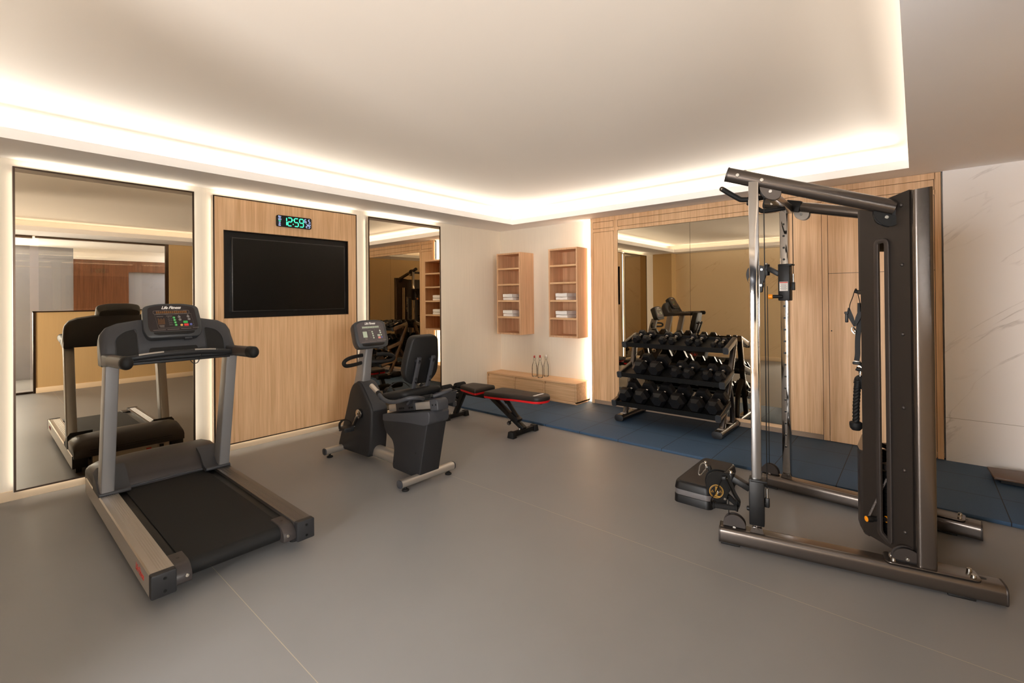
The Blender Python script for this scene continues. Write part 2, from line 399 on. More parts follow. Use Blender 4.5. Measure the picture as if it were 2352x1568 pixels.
    def build(s, name, mat, parent=None, origin=None, angle=35, flat=False):
        bmesh.ops.recalc_face_normals(s.bm, faces=s.bm.faces)
        me = bpy.data.meshes.new(name)
        o = bpy.data.objects.new(name, me); COL.objects.link(o)
        if parent is not None:
            org = ORG[parent]; o.parent = parent
        else:
            org = Vector(origin) if origin is not None else Vector((0, 0, 0)); o.location = org
        ORG[o] = org
        bmesh.ops.translate(s.bm, verts=s.bm.verts, vec=-org)
        s.bm.to_mesh(me); s.bm.free()
        me.materials.append(MATS[mat] if isinstance(mat, str) else mat)
        if not flat:
            me.polygons.foreach_set('use_smooth', [True] * len(me.polygons))
            me.set_sharp_from_angle(angle=math.radians(angle))
        return o
def empty(name, loc, label, cat, group=None):
    o = bpy.data.objects.new(name, None); COL.objects.link(o); o.location = loc; o.empty_display_size = 0.1
    ORG[o] = Vector(loc); tag(o, label, cat, group); return o
def tag(o, label=None, cat=None, group=None, kind=None):
    if label: o['label'] = label
    if cat: o['category'] = cat
    if group: o['group'] = group
    if kind: o['kind'] = kind
    return o
def struct(o, label=None):
    o['kind'] = 'structure'
    if label: o['label'] = label
    return o
def text(name, body, size, mat, parent, o, u, v, depth=0.0006, shear=0.0, align='CENTER', sx=1.0, space=1.0, bold=0.0):
    cu = bpy.data.curves.new('t', 'FONT'); cu.body = body; cu.size = size; cu.extrude = depth; cu.shear = shear
    cu.align_x = align; cu.align_y = 'CENTER'; cu.space_character = space; cu.offset = bold; cu.resolution_u = 3
    tmp = bpy.data.objects.new('t', cu); COL.objects.link(tmp)
    dg = bpy.context.evaluated_depsgraph_get()
    me = bpy.data.meshes.new_from_object(tmp.evaluated_get(dg))
    bpy.data.objects.remove(tmp); bpy.data.curves.remove(cu)
    u, v = Vector(u).normalized(), Vector(v).normalized(); n = u.cross(v)
    m = Matrix((u * sx, v, n)).transposed().to_4x4(); m.translation = Vector(o) - ORG[parent]
    me.transform(m); me.name = name; me.materials.clear(); me.materials.append(MATS[mat])
    ob = bpy.data.objects.new(name, me); COL.objects.link(ob); ob.parent = parent; ORG[ob] = ORG[parent]
    return ob
def rrect(w, h, r, n=5):
    pts = []
    for cx, cy, a0 in ((w / 2 - r, h / 2 - r, 0), (-w / 2 + r, h / 2 - r, 90), (-w / 2 + r, -h / 2 + r, 180), (w / 2 - r, -h / 2 + r, 270)):
        for k in range(n + 1):
            a = math.radians(a0 + 90 * k / n); pts.append((cx + r * math.cos(a), cy + r * math.sin(a)))
    return pts
def disc(n, r, cx=0, cy=0): return [(cx + r * math.cos(2 * PI * k / n), cy + r * math.sin(2 * PI * k / n)) for k in range(n)]
def rpoly(poly, r, n=5):
    """round the corners of a polygon"""
    out = []; N = len(poly)
    for i in range(N):
        p0, p1, p2 = (Vector((*poly[(i + k) % N][:2],)) for k in (-1, 0, 1))
        rr = poly[i][2] if len(poly[i]) > 2 else r
        a, b = (p0 - p1), (p2 - p1); la, lb = a.length, b.length
        d = min(rr, la * 0.45, lb * 0.45)
        s, e = p1 + a / la * d, p1 + b / lb * d
        if d < 1e-5: out.append(tuple(p1)); continue
        for k in range(n + 1):
            t = k / n; out.append(tuple(s * (1 - t) ** 2 + p1 * 2 * t * (1 - t) + e * t * t))
    return out
def bolt(g, p, n, r=0.009, h=0.006):
    p, n = Vector(p), Vector(n).normalized()
    g.cyl(p, p + n * h, r, r * 0.85, seg=14)
    g.cyl(p + n * h, p + n * (h + 0.002), r * 0.45, seg=6)

def bolts(par, items, name='bolt', mat='steel_bolt'):
    for it in items:
        g = G(); bolt(g, *it); g.build(name, mat, par)
def holes(par, items, r=0.0065, t=0.002, name='screw_hole', mat='black_lacquer', seg=14):
    """items: (start point, direction)"""
    for p, d in items:
        p, d = Vector(p), Vector(d).normalized(); g = G(); g.cyl(p, p + d * t, r, seg=seg); g.build(name, mat, par)

# ------------------------------------------------------------------ the room
XL, YB, YW, XR, YS, ZS, ZC = -5.03, 5.50, 5.43, 0.69, -0.60, 2.50, 2.675
struct(G().box(XL - .1, 2.9, YS - .1, YB + .1, -0.06, 0).build('floor', 'vinyl_floor'), 'grey vinyl floor with pale welded joints')
struct(G().box(XL, XR, 4.20, YB, 0.0005, 0.025, bev=0.002).build('floor.001', 'blue_rubber'), 'dark blue rubber tile strip along the back wall')
struct(G().box(XL - .1, XL, YS - .1, YB + .1, 0, 2.9).build('wall_left', 'wallpaper'), 'cream wall behind the lit mirrors')
struct(G().box(XL, XR + .1, YB, YB + .1, 0, 2.9).build('wall_back', 'wallpaper'), 'cream back wall behind the shelves')
struct(G().box(0.182, XR + .1, YW, YB, 0.0, ZS).build('wall_back_marble', 'marble', origin=(0, 0, 0)), 'white veined marble wall at the right')
DX0, DX1, DZ = -1.95, 0.62, 2.25  # doorway and unseen lobby, added to let the fill light in
g = G(); g.box(XL, DX0, YS - .1, YS, 0, 2.9); g.box(DX1, XR + 2.2, YS - .1, YS, 0, 2.9); 
struct(G().box(DX0, DX1, YS - .1, YS, DZ, 2.9).build('wall_front_added_panel', 'dark_reflection_panel'), 'added dark panel over the doorway, for the chrome reflection')  # added dark panel, there to darken what the chrome column reflects
struct(g.build('wall_front', 'marble_tan'), 'tan wall with an added doorway behind the camera')
g = G(); g.box(-2.4, -2.3, -2.7, YS - .1, 0, 2.5); g.box(1.0, 1.1, -2.7, YS - .1, 0, 2.5); g.box(-2.4, 1.1, -2.7, -2.6, 0, 1.42)
struct(g.build('wall_added_lobby', 'wallpaper'), 'cream walls of the unseen lobby added behind the camera')
struct(G().box(-2.4, 1.1, -2.7, -2.6, 1.42, 2.5).build('wall_added_lobby_upper', 'dark_reflection_panel'), 'slate blue upper wall of the added lobby, for dark reflections')  # upper half kept dark for the chrome column's reflection
struct(G().box(-2.4, 1.1, -2.7, YS - .1, 2.5, 2.55).build('ceiling_added_lobby', 'dark_reflection_panel'), 'dark ceiling of the added lobby')
struct(G().box(-2.4, 1.1, -2.7, YS - .1, -.06, 0).build('floor_added_lobby', 'plinth_stone'), 'stone floor of the added lobby')
struct(G().box(XL, -4.55, YS, -0.33, 0, ZS).build('wall_front_pier', 'wallpaper_tan'), 'shallow wall pier in the front left corner')
g = G(); g.box(XR, XR + .1, 2.41, YB, 0, 2.9); g.box(XR, XR + .1, YS, YB, ZS, 2.9); g.box(XR, XR + .1, 0.66, 2.41, 0, 1.28)
struct(g.build('wall_right', 'wallpaper_tan'), 'tan right wall with a half-height part below the glass')
g = G(); g.box(XL, XL + .012, YS, YB, 0.025 * 0, 0.072, bev=0.002)
struct(g.build('baseboard_left', 'baseboard_paint'), 'cream baseboard under the lit mirrors')
struct(G().box(XR - .012, XR, 0.66, 4.2, 0, 0.085, bev=0.002).build('baseboard_right', 'baseboard_paint'), 'cream baseboard on the right wall')
struct(G().box(-4.55, DX0, YS, YS + .012, 0, 0.085, bev=0.002).build('baseboard_front', 'baseboard_paint'), 'cream baseboard on the front wall')
# window over the half wall and the glass door beside it
w1 = struct(G().box(XR + .04, XR + .052, 0.70, 2.36, 1.31, ZS - .03).build('window_1', 'clear_glass'), 'clear glass screen above the half wall')
g = G(); g.box(XR + .02, XR + .08, 2.36, 2.41, 1.28, ZS); g.box(XR - .01, XR + .11, 0.63, 0.66, 0, 1.30); g.box(XR - .01, XR + .11, 0.63, 2.41, 1.28, 1.30); g.box(XR + .03, XR + .07, 0.66, 2.41, ZS - .03, ZS)
g.build('window_frame', 'bronze_frame', w1)
d1 = struct(G().box(XR + .04, XR + .052, -0.45, 0.60, 0.06, ZS - .05).build('door_1', 'clear_glass'), 'clear glass door to the corridor')
g = G(); g.box(XR + .02, XR + .08, YS, 0.63, 0, 0.03); g.box(XR + .03, XR + .07, YS, 0.63, ZS - .04, ZS)
g.build('door_frame', 'bronze_frame', d1)
# corridor beyond
struct(G().box(2.7, 2.8, YS, 1.31, 0, ZS).build('wall_corridor', 'corridor_stone'), 'grey stone wall of the corridor beyond the glass')
struct(G().box(2.68, 2.8, 1.31, 2.16, 0, 2.29).build('wall_corridor_wood', 'walnut'), 'reddish wood wall of the corridor')
struct(G().box(2.68, 2.8, 2.16, 3.6, 2.06, 2.29).build('trim_1', 'walnut'), 'wood lintel in the corridor')
struct(G().box(2.75, 2.85, 2.16, 3.6, 0, 2.06).build('wall_corridor_end', 'corridor_stone'), 'pale stone wall under the lintel')
struct(G().box(2.68, 2.8, 1.31, 3.6, 2.29, ZS).build('wall_corridor_top', 'soffit_paint'), 'white band above the corridor wood')
struct(G().box(XR + .1, 2.9, 3.6, 3.7, 0, ZS).build('wall_corridor_side', 'soffit_paint'), 'white end of the corridor')
struct(G().box(XR + .1, 2.9, YS, 3.7, ZS, ZS + .05).build('ceiling_corridor', 'soffit_paint'), 'white corridor ceiling')
# ceiling with its recess, trough and fascia
RX0, RX1, RY0, RY1 = -4.41, -0.035, -0.15, 5.09
g = G(); T = 0.2
g.box(XL, RX0 - .02, YS, YB, ZS, ZS + .02); g.box(RX1 + .02, XR, YS, YB, ZS, ZS + .02)
g.box(RX0 - .02, RX1 + .02, RY1 + .02, YB, ZS, ZS + .02); g.box(RX0 - .02, RX1 + .02, YS, RY0 - .02, ZS, ZS + .02)
struct(g.build('ceiling_soffit', 'soffit_paint', angle=30), 'lower ceiling border around the lit recess')
g = G()
g.box(RX0 - .02, RX0, RY0 - .02, RY1 + .02, ZS, ZS + .07); g.box(RX1, RX1 + .02, RY0 - .02, RY1 + .02, ZS, ZS + .07)
g.box(RX0, RX1, RY1, RY1 + .02, ZS, ZS + .07); g.box(RX0, RX1, RY0 - .02, RY0, ZS, ZS + .07)
struct(g.build('ceiling_fascia', 'soffit_paint', angle=30), 'white upstand that hides the cove lights')
g = G(); a, b, c, d = RX0 - T, RX1 + T, RY0 - T, RY1 + T
g.box(a - .05, a, c - .05, d + .05, ZS + .02, ZC); g.box(b, b + .05, c - .05, d + .05, ZS + .02, ZC)
g.box(a, b, d, d + .05, ZS + .02, ZC); g.box(a, b, c - .05, c, ZS + .02, ZC)
g.box(a - .05, b + .05, c - .05, d + .05, ZC, ZC + .05)
struct(g.build('ceiling', 'ceiling_paint', angle=30), 'upper ceiling washed by cove light')

# ------------------------------------------------------------------ left wall: mirrors, oak panel, screen, clock
def ring(g, x0, x1, y0, y1, z0, z1, t):
    g.box(x0, x1, y0, y0 + t, z0, z1); g.box(x0, x1, y1 - t, y1, z0, z1)
    g.box(x0, x1, y0 + t, y1 - t, z1 - t, z1); g.box(x0, x1, y0 + t, y1 - t, z0, z0 + t); return g
PX0, PX1 = XL + .034, XL + .076
def wall_mirror(y0, y1, label):
    t = empty('wall_mirror', (XL + .012, (y0 + y1) / 2, 0.075), label, 'mirror', 'mirrors on the left wall')
    G().box(XL + .001, PX0, y0 + .10, y1 - .10, 0.17, 2.33).build('backing', 'black_lacquer', t)
    ring(G(), PX0, PX1, y0, y1, 0.075, 2.435, 0.012).build('frame', 'bronze_frame', t)
    g = G()
    g.box(PX0, PX1 - .004, y0 - .0025, y0 - .0005, .075, 2.435); g.box(PX0, PX1 - .004, y1 + .0005, y1 + .0025, .075, 2.435)
    g.build('edge_trim', 'steel_edge', t)
    G().box(PX0 + .002, PX1 - .006, y0 + .012, y1 - .012, 0.087, 2.423).build('mirror_glass', 'bronze_mirror', t)
    return t
wall_mirror(0.195, 1.315, 'tall bronze-tinted wall mirror behind the treadmill')
wall_mirror(3.089, 4.203, 'tall bronze-tinted wall mirror behind the exercise bike')
y0, y1, ny0, ny1, nz0, nz1 = 1.466, 2.934, 1.551, 2.823, 1.276, 2.115
t = empty('wall_panel', (XL + .012, 2.2, 0.075), 'oak wall panel with a black recess holding the television', 'wall panel')
G().box(XL + .001, PX0, y0 + .10, y1 - .10, 0.17, 2.33).build('backing', 'black_lacquer', t)
ring(G(), PX0, PX1, y0, y1, 0.075, 2.433, 0.010).build('frame', 'bronze_frame', t)
G().box(PX0, PX1 - .004, y0 - .0025, y0 - .0005, .075, 2.433).box(PX0, PX1 - .004, y1 + .0005, y1 + .0025, .075, 2.433).build('edge_trim', 'steel_edge', t)
g = G(); X0, X1 = PX0 + .002, PX1 - .003
g.box(X0, X1, y0 + .01, ny0, .085, 2.423); g.box(X0, X1, ny1, y1 - .01, .085, 2.423)
g.box(X0, X1, ny0, ny1, nz1, 2.423); g.box(X0, X1, ny0, ny1, .085, nz0)
g.build('board', 'oak', t, angle=20)
g = ring(G(), X0, PX1 + .001, ny0 + .0005, ny1 - .0005, nz0 + .0005, nz1 - .0005, .005)
g.build('recess_trim', 'bronze_frame', t)
G().box(XL + .013, XL + .025, ny0 + .001, ny1 - .001, nz0 + .001, nz1 - .001).build('recess_back', 'black_lacquer', t)
tv = empty('television', (XL + .025, 2.2, 1.34), 'switched-off flat television in the black recess of the oak panel', 'television')
G().box(XL + .0255, PX1 - .006, 1.622, 2.783, 1.338, 2.051, bev=.003).build('bezel', 'tv_bezel', tv)
G().box(PX1 - .008, PX1 - .0045, 1.629, 2.776, 1.345, 2.044).build('screen', 'tv_screen', tv)
g = G(); g.box(PX1 - .012, PX1 - .004, 2.20, 2.24, 1.328, 1.338); g.build('sensor', 'black_plastic', tv)
text('maker_mark', '-----', 0.012, 'mark_grey', tv, (PX1 - .0055, 2.225, 1.3415), (0, 1, 0), (0, 0, 1))
# clock
ck = empty('digital_clock', (PX1, 2.205, 2.20), 'black digital wall clock showing 12:59 above the television', 'clock')
cx0 = PX1 + .001
G().prism(rrect(0.36, 0.116, 0.016), (cx0, 2.205, 2.258), (0, 1, 0), (0, 0, 1), 0.025, bev=.003).build('body', 'black_plastic', ck)
SEG = {'0': 'abcdef', '1': 'bc', '2': 'abged', '5': 'afgcd', '6': 'afgedc', '9': 'abcdfg'}
def seven(g, ch, oy, oz, w, h, th, X):
    d = {'a': (0, h / 2, 1), 'd': (0, -h / 2, 1), 'g': (0, 0, 1), 'b': (w / 2, h / 4, 0), 'c': (w / 2, -h / 4, 0), 'f': (-w / 2, h / 4, 0), 'e': (-w / 2, -h / 4, 0)}
    for sname in SEG[ch]:
        y, z, hor = d[sname]
        L = (w if hor else h / 2) - th * 0.25; q = th / 2
        p = [(-L / 2, 0), (-L / 2 + q, q), (L / 2 - q, q), (L / 2, 0), (L / 2 - q, -q), (-L / 2 + q, -q)]
        if not hor: p = [(b_, a_) for a_, b_ in p][::-1]
        g.prism([(a_ + y + oy, b_ + z + oz) for a_, b_ in p], (X, 0, 0), (0, 1, 0), (0, 0, 1), 0.0008)
FX = cx0 + .0252
g = G(); cz = 2.256
seven(g, '1', 2.105, cz, 0.034, 0.082, 0.010, FX); seven(g, '2', 2.155, cz, 0.040, 0.082, 0.010, FX)
seven(g, '5', 2.222, cz, 0.040, 0.082, 0.010, FX); seven(g, '9', 2.276, cz, 0.040, 0.082, 0.010, FX)
g.prism(disc(10, .0055, 2.189, cz + .022), (FX, 0, 0), (0, 1, 0), (0, 0, 1), .0008); g.prism(disc(10, .0055, 2.189, cz - .022), (FX, 0, 0), (0, 1, 0), (0, 0, 1), .0008)
g.build('time_display', 'led_green', ck, angle=20)
g = G()
seven(g, '6', 2.318, cz + .026, .017, .036, .005, FX); seven(g, '5', 2.358, cz + .026, .017, .036, .005, FX)
seven(g, '2', 2.334, cz - .026, .017, .036, .005, FX); seven(g, '9', 2.357, cz - .026, .017, .036, .005, FX)
for yy in (2.332, 2.372): g.prism(disc(8, .0022, yy, cz + .006), (FX, 0, 0), (0, 1, 0), (0, 0, 1), .0008)
g.torus((FX, 2.372, cz - .010), (1, 0, 0), .003, .0009, seg=10, ring=5)
g.build('date_display', 'led_white', ck, angle=20)
for i, dname in enumerate(('Mon', 'Tue', 'Wed', 'Thu', 'Fri', 'Sat', 'Sun')):
    text('weekday', dname, 0.0155, 'led_green' if dname == 'Thu' else 'led_white', ck, (FX + .0002, 2.052, cz + .046 - i * .0152), (0, 1, 0), (0, 0, 1), shear=.2, bold=.0004)

# ------------------------------------------------------------------ oak wall unit with the wide mirrors
wu = empty('wall_cupboard', (-1.57, YB, 0.025), 'oak built-in wall cupboard with two large mirror doors behind the dumbbell rack', 'cupboard')
G().box(-3.315, 0.172, YW + .015, YB, 0.08, ZS - .001).build('carcass', 'black_lacquer', wu)
g = G(); a, b = YW, YW + .03
def rect(g, x0, x1, z0, z1): g.box(x0, x1, a, b, z0, z1, bev=.0012, seg=1)
rect(g, -3.32, -3.282, .027, ZS - .002); rect(g, -3.282, .134, 2.442, ZS - .002); rect(g, -3.282, .134, 2.309, 2.353)
rect(g, -2.973, -2.917, .075, 2.309); rect(g, -2.973, -2.917, 2.353, 2.442)
rect(g, -1.058, -1.014, .075, 2.309); rect(g, -1.058, -1.014, 2.353, 2.442)
rect(g, -.696, -.649, .03, 2.309); rect(g, -.696, -.649, 2.353, 2.442)
rect(g, .128, .170, .027, ZS - .002)
g.build('face_frame', 'oak', wu, angle=20)
for x0, x1 in ((-3.278, -2.977), (-2.913, -1.062), (-1.010, -.700), (-.645, .124)):
    g = G(); rect(g, x0, x1, 2.357, 2.438); g.build('top_panel', 'oak', wu, angle=20)
for x0, x1, z0, z1 in ((-3.278, -2.977, .08, 2.305), (-1.010, -.700, .08, 2.305), (-.645, .124, .03, 1.654), (-.645, .124, 1.658, 2.305)):
    g = G(); rect(g, x0, x1, z0, z1); dd = g.build('door', 'oak', wu, angle=20)
    if x0 == -.645 and z0 < .1:
        g = G(); g.cyl((-.625, YW - .001, 1.10), (-.625, YW + .004, 1.10), .006); g.build('keyhole', 'black_plastic', dd)
for x0, x1 in ((-2.913, -1.988), (-1.985, -1.062)):
    G().box(x0, x1, YW + .002, YW + .012, .118, 2.305).build('mirror_door', 'bronze_mirror_back', wu)
G().box(-3.282, -.70, YW + .012, YB, .027, .078).build('plinth', 'plinth_stone', wu)
G().box(-2.913, -1.062, YW + .004, YW + .03, .079, .114).build('bottom_rail', 'oak_across', wu)

# ------------------------------------------------------------------ wall shelves, towels
def wall_shelf(x0, x1, label):
    yf, yb, z0, z1 = 5.18, YB - .001, .905, 2.110
    t = empty('wall_shelf', ((x0 + x1) / 2, YB, z0), label, 'wall shelf', 'wall shelves')
    g = G(); th = .022
    g.box(x0, x0 + th, yf, yb, z0, z1); g.box(x1 - th, x1, yf, yb, z0, z1); g.box(x0 + th, x1 - th, yf, yb, z1 - th, z1); g.box(x0 + th, x1 - th, yf, yb, z0, z0 + th)
    g.build('case', 'oak_shelf', t, angle=20)
    G().box(x0 + th, x1 - th, yb - .008, yb, z0 + th, z1 - th).build('back_panel', 'oak_shelf', t)
    for z in (1.157, 1.399, 1.641, 1.876):
        G().box(x0 + th, x1 - th, yf + .002, yb - .008, z - .012, z + .012).build('shelf_board', 'oak_across', t)
    return t
SHX = ((-4.815, -4.355), (-3.842, -3.372))
wall_shelf(*SHX[0], 'oak wall shelf hanging near the room corner, left of the pair')
wall_shelf(*SHX[1], 'oak wall shelf hanging against the tall wall cupboard, right of the pair')
def towel(x0, x1, yf, yb, z, h, label, skew=0.0):
    """a bath towel folded in thirds: a rounded fold in front, loose layers at the side"""
    g = G()
    n = 3; lt = h / n
    for k in range(n):
        zc = z + lt * (k + .5); j = random.uniform(-.004, .004)
        sec = []
        for yy, dz in ((yf + j, 0), (yf + .03 + j, .0015), (yf + .12, -.001), (yb - .03, .001), (yb + j, 0)):
            pts = []
            for kx in range(9):
                u_ = kx / 8; pts.append((x0 + (x1 - x0) * u_, yy + skew * u_, zc + dz + lt * .47 + .0015 * math.sin(7 * u_ + k + x0 * 5)))
            for kx in range(9):
                u_ = 1 - kx / 8; pts.append((x0 + (x1 - x0) * u_, yy + skew * u_, zc + dz - lt * .47 + .001 * math.sin(5 * u_ + k)))
            sec.append(pts)
        g.loft(sec)
    # rounded fold that wraps the layers at the front
    g.tube([(x0 + (x1 - x0) * q, yf + skew * q, z + h / 2 + .002 * math.sin(9 * q)) for q in (0, .2, .4, .6, .8, 1)], 0, seg=14, flat=(h * .98, .030, (0, 0, 1)))
    o = g.build('towel', 'towel_white', origin=((x0 + x1) / 2, (yf + yb) / 2, z), angle=60)
    return tag(o, label, 'towel', 'folded towels on the wall shelves')
for (sx0, sx1), nm in zip(SHX, ('left', 'right')):
    for zb, row in ((1.412, 'upper'), (1.170, 'lower')):
        h1, h2 = .036, .050; xo = sx0 + .10
        side = 'near the room corner' if nm == 'left' else 'beside the cupboard'
        towel(xo, xo + .185, 5.225, 5.45, zb, h1, f'white folded towel under the other in the {row} pile {side}')
        towel(xo - .004, xo + .18, 5.222, 5.45, zb + h1 + .005, h2, f'white folded towel on top of the {row} pile {side}')

# ------------------------------------------------------------------ low cabinet and bottles
CX0, CX1, CYF, CZ0, CZ1 = XL + .002, -3.395, 5.17, .026, .308
lc = empty('low_cabinet', (-4.2, YB, CZ0), 'low oak cabinet with three drawers under the wall shelves', 'cabinet')
g = G(); g.box(CX0, CX1, CYF, YB - .001, CZ1 - .022, CZ1, bev=.0015, seg=1); g.box(CX1 - .022, CX1, CYF, YB - .001, CZ0 + .02, CZ1 - .022); g.box(CX0, CX0 + .016, CYF, YB - .001, CZ0 + .02, CZ1 - .022)
g.box(CX0, CX1, CYF, YB - .001, CZ0 + .02, CZ0 + .036); g.box(CX0 + .02, CX1 - .01, CYF + .012, YB - .02, CZ0, CZ0 + .02)
for xd in (-4.4765, -3.934): g.box(xd - .012, xd + .012, CYF, YB - .01, CZ0 + .036, CZ1 - .022)
g.box(CX0, CX1, YB - .012, YB - .001, CZ0 + .036, CZ1 - .022)
g.build('carcass', 'oak_across', lc, angle=20)
for xa, xb in ((CX0 + .021, -4.4935), (-4.4595, -3.951), (-3.917, CX1 - .028)):
    g = G(); zt = CZ1 - .026
    g.prism([(xa, CZ0 + .04), (xb, CZ0 + .04), (xb, zt), (xa + .02, zt), (xa + .02, zt - .03), (xa + .006, zt - .03), (xa + .006, zt - .004), (xa, zt - .004)], (0, CYF + .022, 0), (1, 0, 0), (0, 0, 1), .018, bev=.001, seg=1)
    dr = g.build('drawer', 'oak_across', lc, angle=20)
    G().box(xa + .02, xb - .02, CYF + .03, YB - .03, CZ0 + .05, zt - .04).build('drawer_box', 'oak_across', dr)
def bottle(x, y, h, red, label):
    z = CZ1 + .0008; k = h / .31
    t = empty('glass_bottle', (x, y, z), label, 'bottle', 'swing-top bottles on the low cabinet')
    prof = [(0, .004), (.030, .002), (.036, .006), (.037, .020), (.037, .13), (.034, .165), (.022, .21), (.0145, .235), (.0135, .265), (.0155, .268), (.0155, .276), (.011, .278)]
    inner = [(.0095, .276), (.0105, .24), (.018, .21), (.031, .163), (.0345, .13), (.0345, .02), (.03, .012), (0, .010)]
    G().lathe([(r, q * k) for r, q in prof], (x, y, z), seg=28).build('body', 'bottle_glass', t, angle=50)
    st = G().lathe([(0, .27 * k), (.010, .272 * k), (.011, .286 * k), (.0135, .290 * k), (.012, .302 * k), (.005, .308 * k), (0, .309 * k)], (x, y, z), seg=20).build('stopper', 'cap_red' if red else 'porcelain', t)
    g = G()
    for s_ in (-1, 1):
        g.tube([(x + s_ * .016, y, z + .235 * k), (x + s_ * .0215, y, z + .262 * k), (x + s_ * .019, y, z + .292 * k), (x, y, z + .300 * k)], .0013, seg=6, smooth=4)
    g.torus((x, y, z + .238 * k), (0, 0, 1), .016, .0012)
    g.build('wire_clip', 'steel_bolt', t)
bottle(-4.185, 5.285, .305, True, 'clear glass swing-top bottle at the left of the three on the low cabinet')
bottle(-4.052, 5.245, .325, True, 'clear glass swing-top bottle in front of the other two on the low cabinet')
bottle(-4.058, 5.392, .315, False, 'clear glass swing-top bottle at the right rear of the three on the low cabinet')

# ------------------------------------------------------------------ exercise-machine console head (treadmill and bike)
def console_head(parent, C, n, width_t, width_b, height, thick, lit, logo_k=1.0, back_logo=False):
    """rounded slab facing n, with face plate, display, keys and lettering"""
    n = Vector(n).normalized(); u = Vector((0, 1, 0)); v = n.cross(u).normalized(); C = Vector(C)
    def P(a, b, d=0): return C + u * a + v * b + n * d
    out = []
    ht, hb, H = width_t / 2, width_b / 2, height / 2
    arc = [(ht * math.cos(math.radians(a)) , H - .022 + .022 * math.sin(math.radians(a))) for a in (60, 90, 120)]
    poly = [(-hb, -H * .55, .05), (-hb * .86, -H, .05), (hb * .86, -H, .05), (hb, -H * .55, .05), (ht, H - .028, .03), (ht * .5, H - .006, .1), (-ht * .5, H - .006, .1), (-ht, H - .028, .03)]
    outl = rpoly(poly, .03, 6)
    body = G()
    secs = []
    for d, k in ((-thick, .80), (-thick * .92, .90), (-thick * .55, .97), (-.014, 1.0), (-.004, .995), (0, .97)):
        secs.append([P(a * k, b * k, d) for a, b in outl])
    body.loft(secs); hd = body.build('console', 'console_grey', parent, angle=45)
    kf = .84
    face = [(a * kf, b * kf + .006) for a, b in outl]
    face = [(a, max(b, -H * .64)) for a, b in face]
    G().prism(face, P(0, 0, 0), u, v, .0016).build('face_plate', 'console_face' if lit else 'console_face_grey', hd)
    # dark bulge under the face plate
    bl = [(-hb * .70, -H * .68), (hb * .70, -H * .68), (hb * .66, -H * .80, .02), (hb * .5, -H * .86, .03), (-hb * .5, -H * .86, .03), (-hb * .66, -H * .80, .02)]
    G().prism(rpoly(bl[::-1], .01), P(0, 0, 0), u, v, .004, bev=.0015).build('palm_ledge', 'black_plastic', hd)
    F = .0018
    su, sv = width_b / 740 * logo_k, height / 450
    def q(X, Y): return ((X - 1050) * su, -(Y - 322) * sv)
    a, b = q(1045, 166)
    text('maker_name', 'Life Fitness', .030 * width_b / .33, 'logo_white', hd, P(a, b, F), u, v, shear=.42, sx=.92, space=.9, bold=.0006)
    # dot-matrix window
    g = G(); a, b = q(1045, 224)
    o1, i1 = rrect(450 * su, 42 * sv, .008), rrect(450 * su - .003, 42 * sv - .003, .007)
    g.tube([P(a + x, b + y, F) for x, y in o1], .0007, seg=5, closed=True)
    a2, b2 = q(840, 256); 
    fr = [q(835, 252), q(1290, 246), q(1308, 415), q(858, 432)]
    g.tube([P(x, y, F) for x, y in fr], .0007, seg=5, closed=True)
    for X in (875, 975, 1100, 1220):
        for Y in (204, 245):
            x, y = q(X + (3 if Y > 220 else 0), Y); g.prism(rrect(46 * su, 4.5 * sv, .0008), P(x, y, F - .0015), u, v, .0018)
    for k in range(5):
        x, y = q(1000 + k * 2, 288 + k * 25); g.prism(rrect(24 * su, 4 * sv, .0006), P(x, y, F - .0015), u, v, .0018)
        x, y = q(1030, 288 + k * 25); g.prism(rrect(16 * su, 4 * sv, .0006), P(x, y, F - .0015), u, v, .0018)
    for X, Y, W in ((895, 277, 80), (1010, 273, 76), (905, 392, 64), (907, 402, 56), (909, 412, 50), (870, 450, 150), (1040, 447, 150), (1200, 442, 130), (1325, 436, 80)):
        x, y = q(X, Y); g.prism(rrect(W * su, 4 * sv, .0006), P(x, y, F - .0015), u, v, .0018)
    x, y = q(1130, 268); g.prism([(x - .003, y - .004), (x + .003, y - .004), (x, y + .004)], P(0, 0, F - .0015), u, v, .0018)
    x, y = q(1246, 266); g.prism(rrect(.008, .005, .001), P(x, y, F - .0015), u, v, .0018)
    g.build('legend', 'mark_grey', hd, angle=20)
    g = G()
    for k in range(16):
        x, y = q(866 + k * 24.2, 224); g.prism(rrect(17 * su, 26 * sv, .001), P(x, y, F - .0015), u, v, .0018)
    if lit:
        for cx in range(5):
            for cy in range(6 - (1 if cx % 2 else 0)):
                x, y = q(872 + cx * 17, 373 - cy * 13); g.prism(rrect(10 * su, 8 * sv, .0005), P(x, y, F - .0015), u, v, .0018)
    else:
        x, y = q(898, 335); g.prism(rrect(92 * su, 92 * sv, .002), P(x, y, F - .0015), u, v, .0018)
    g.build('display', 'amber_dim' if lit else 'key_pale', hd, angle=20)
    def keys(name, mat, items, shape):
        for X, Y in items:
            x, y = q(X, Y); g = G()
            poly = disc(16, 17 * su, x, y) if shape == 'o' else [(a_ + x, b_ + y) for a_, b_ in rrect(56 * su, 29 * sv, .002)]
            g.prism(poly, P(0, 0, F - .0015), u, v, .0028); g.build(name, mat, hd, angle=30)
    keys('preset_key', 'key_green' if lit else 'key_pale', ((1065, 297), (1070, 328), (1075, 360), (1080, 393)), 'o')
    keys('arrow_key', 'key_black' if lit else 'key_pale', ((1132, 290), (1138, 325), (1247, 287), (1255, 322)) if lit else ((1247, 287), (1252, 318), (1262, 355)), 'o')
    g = G()
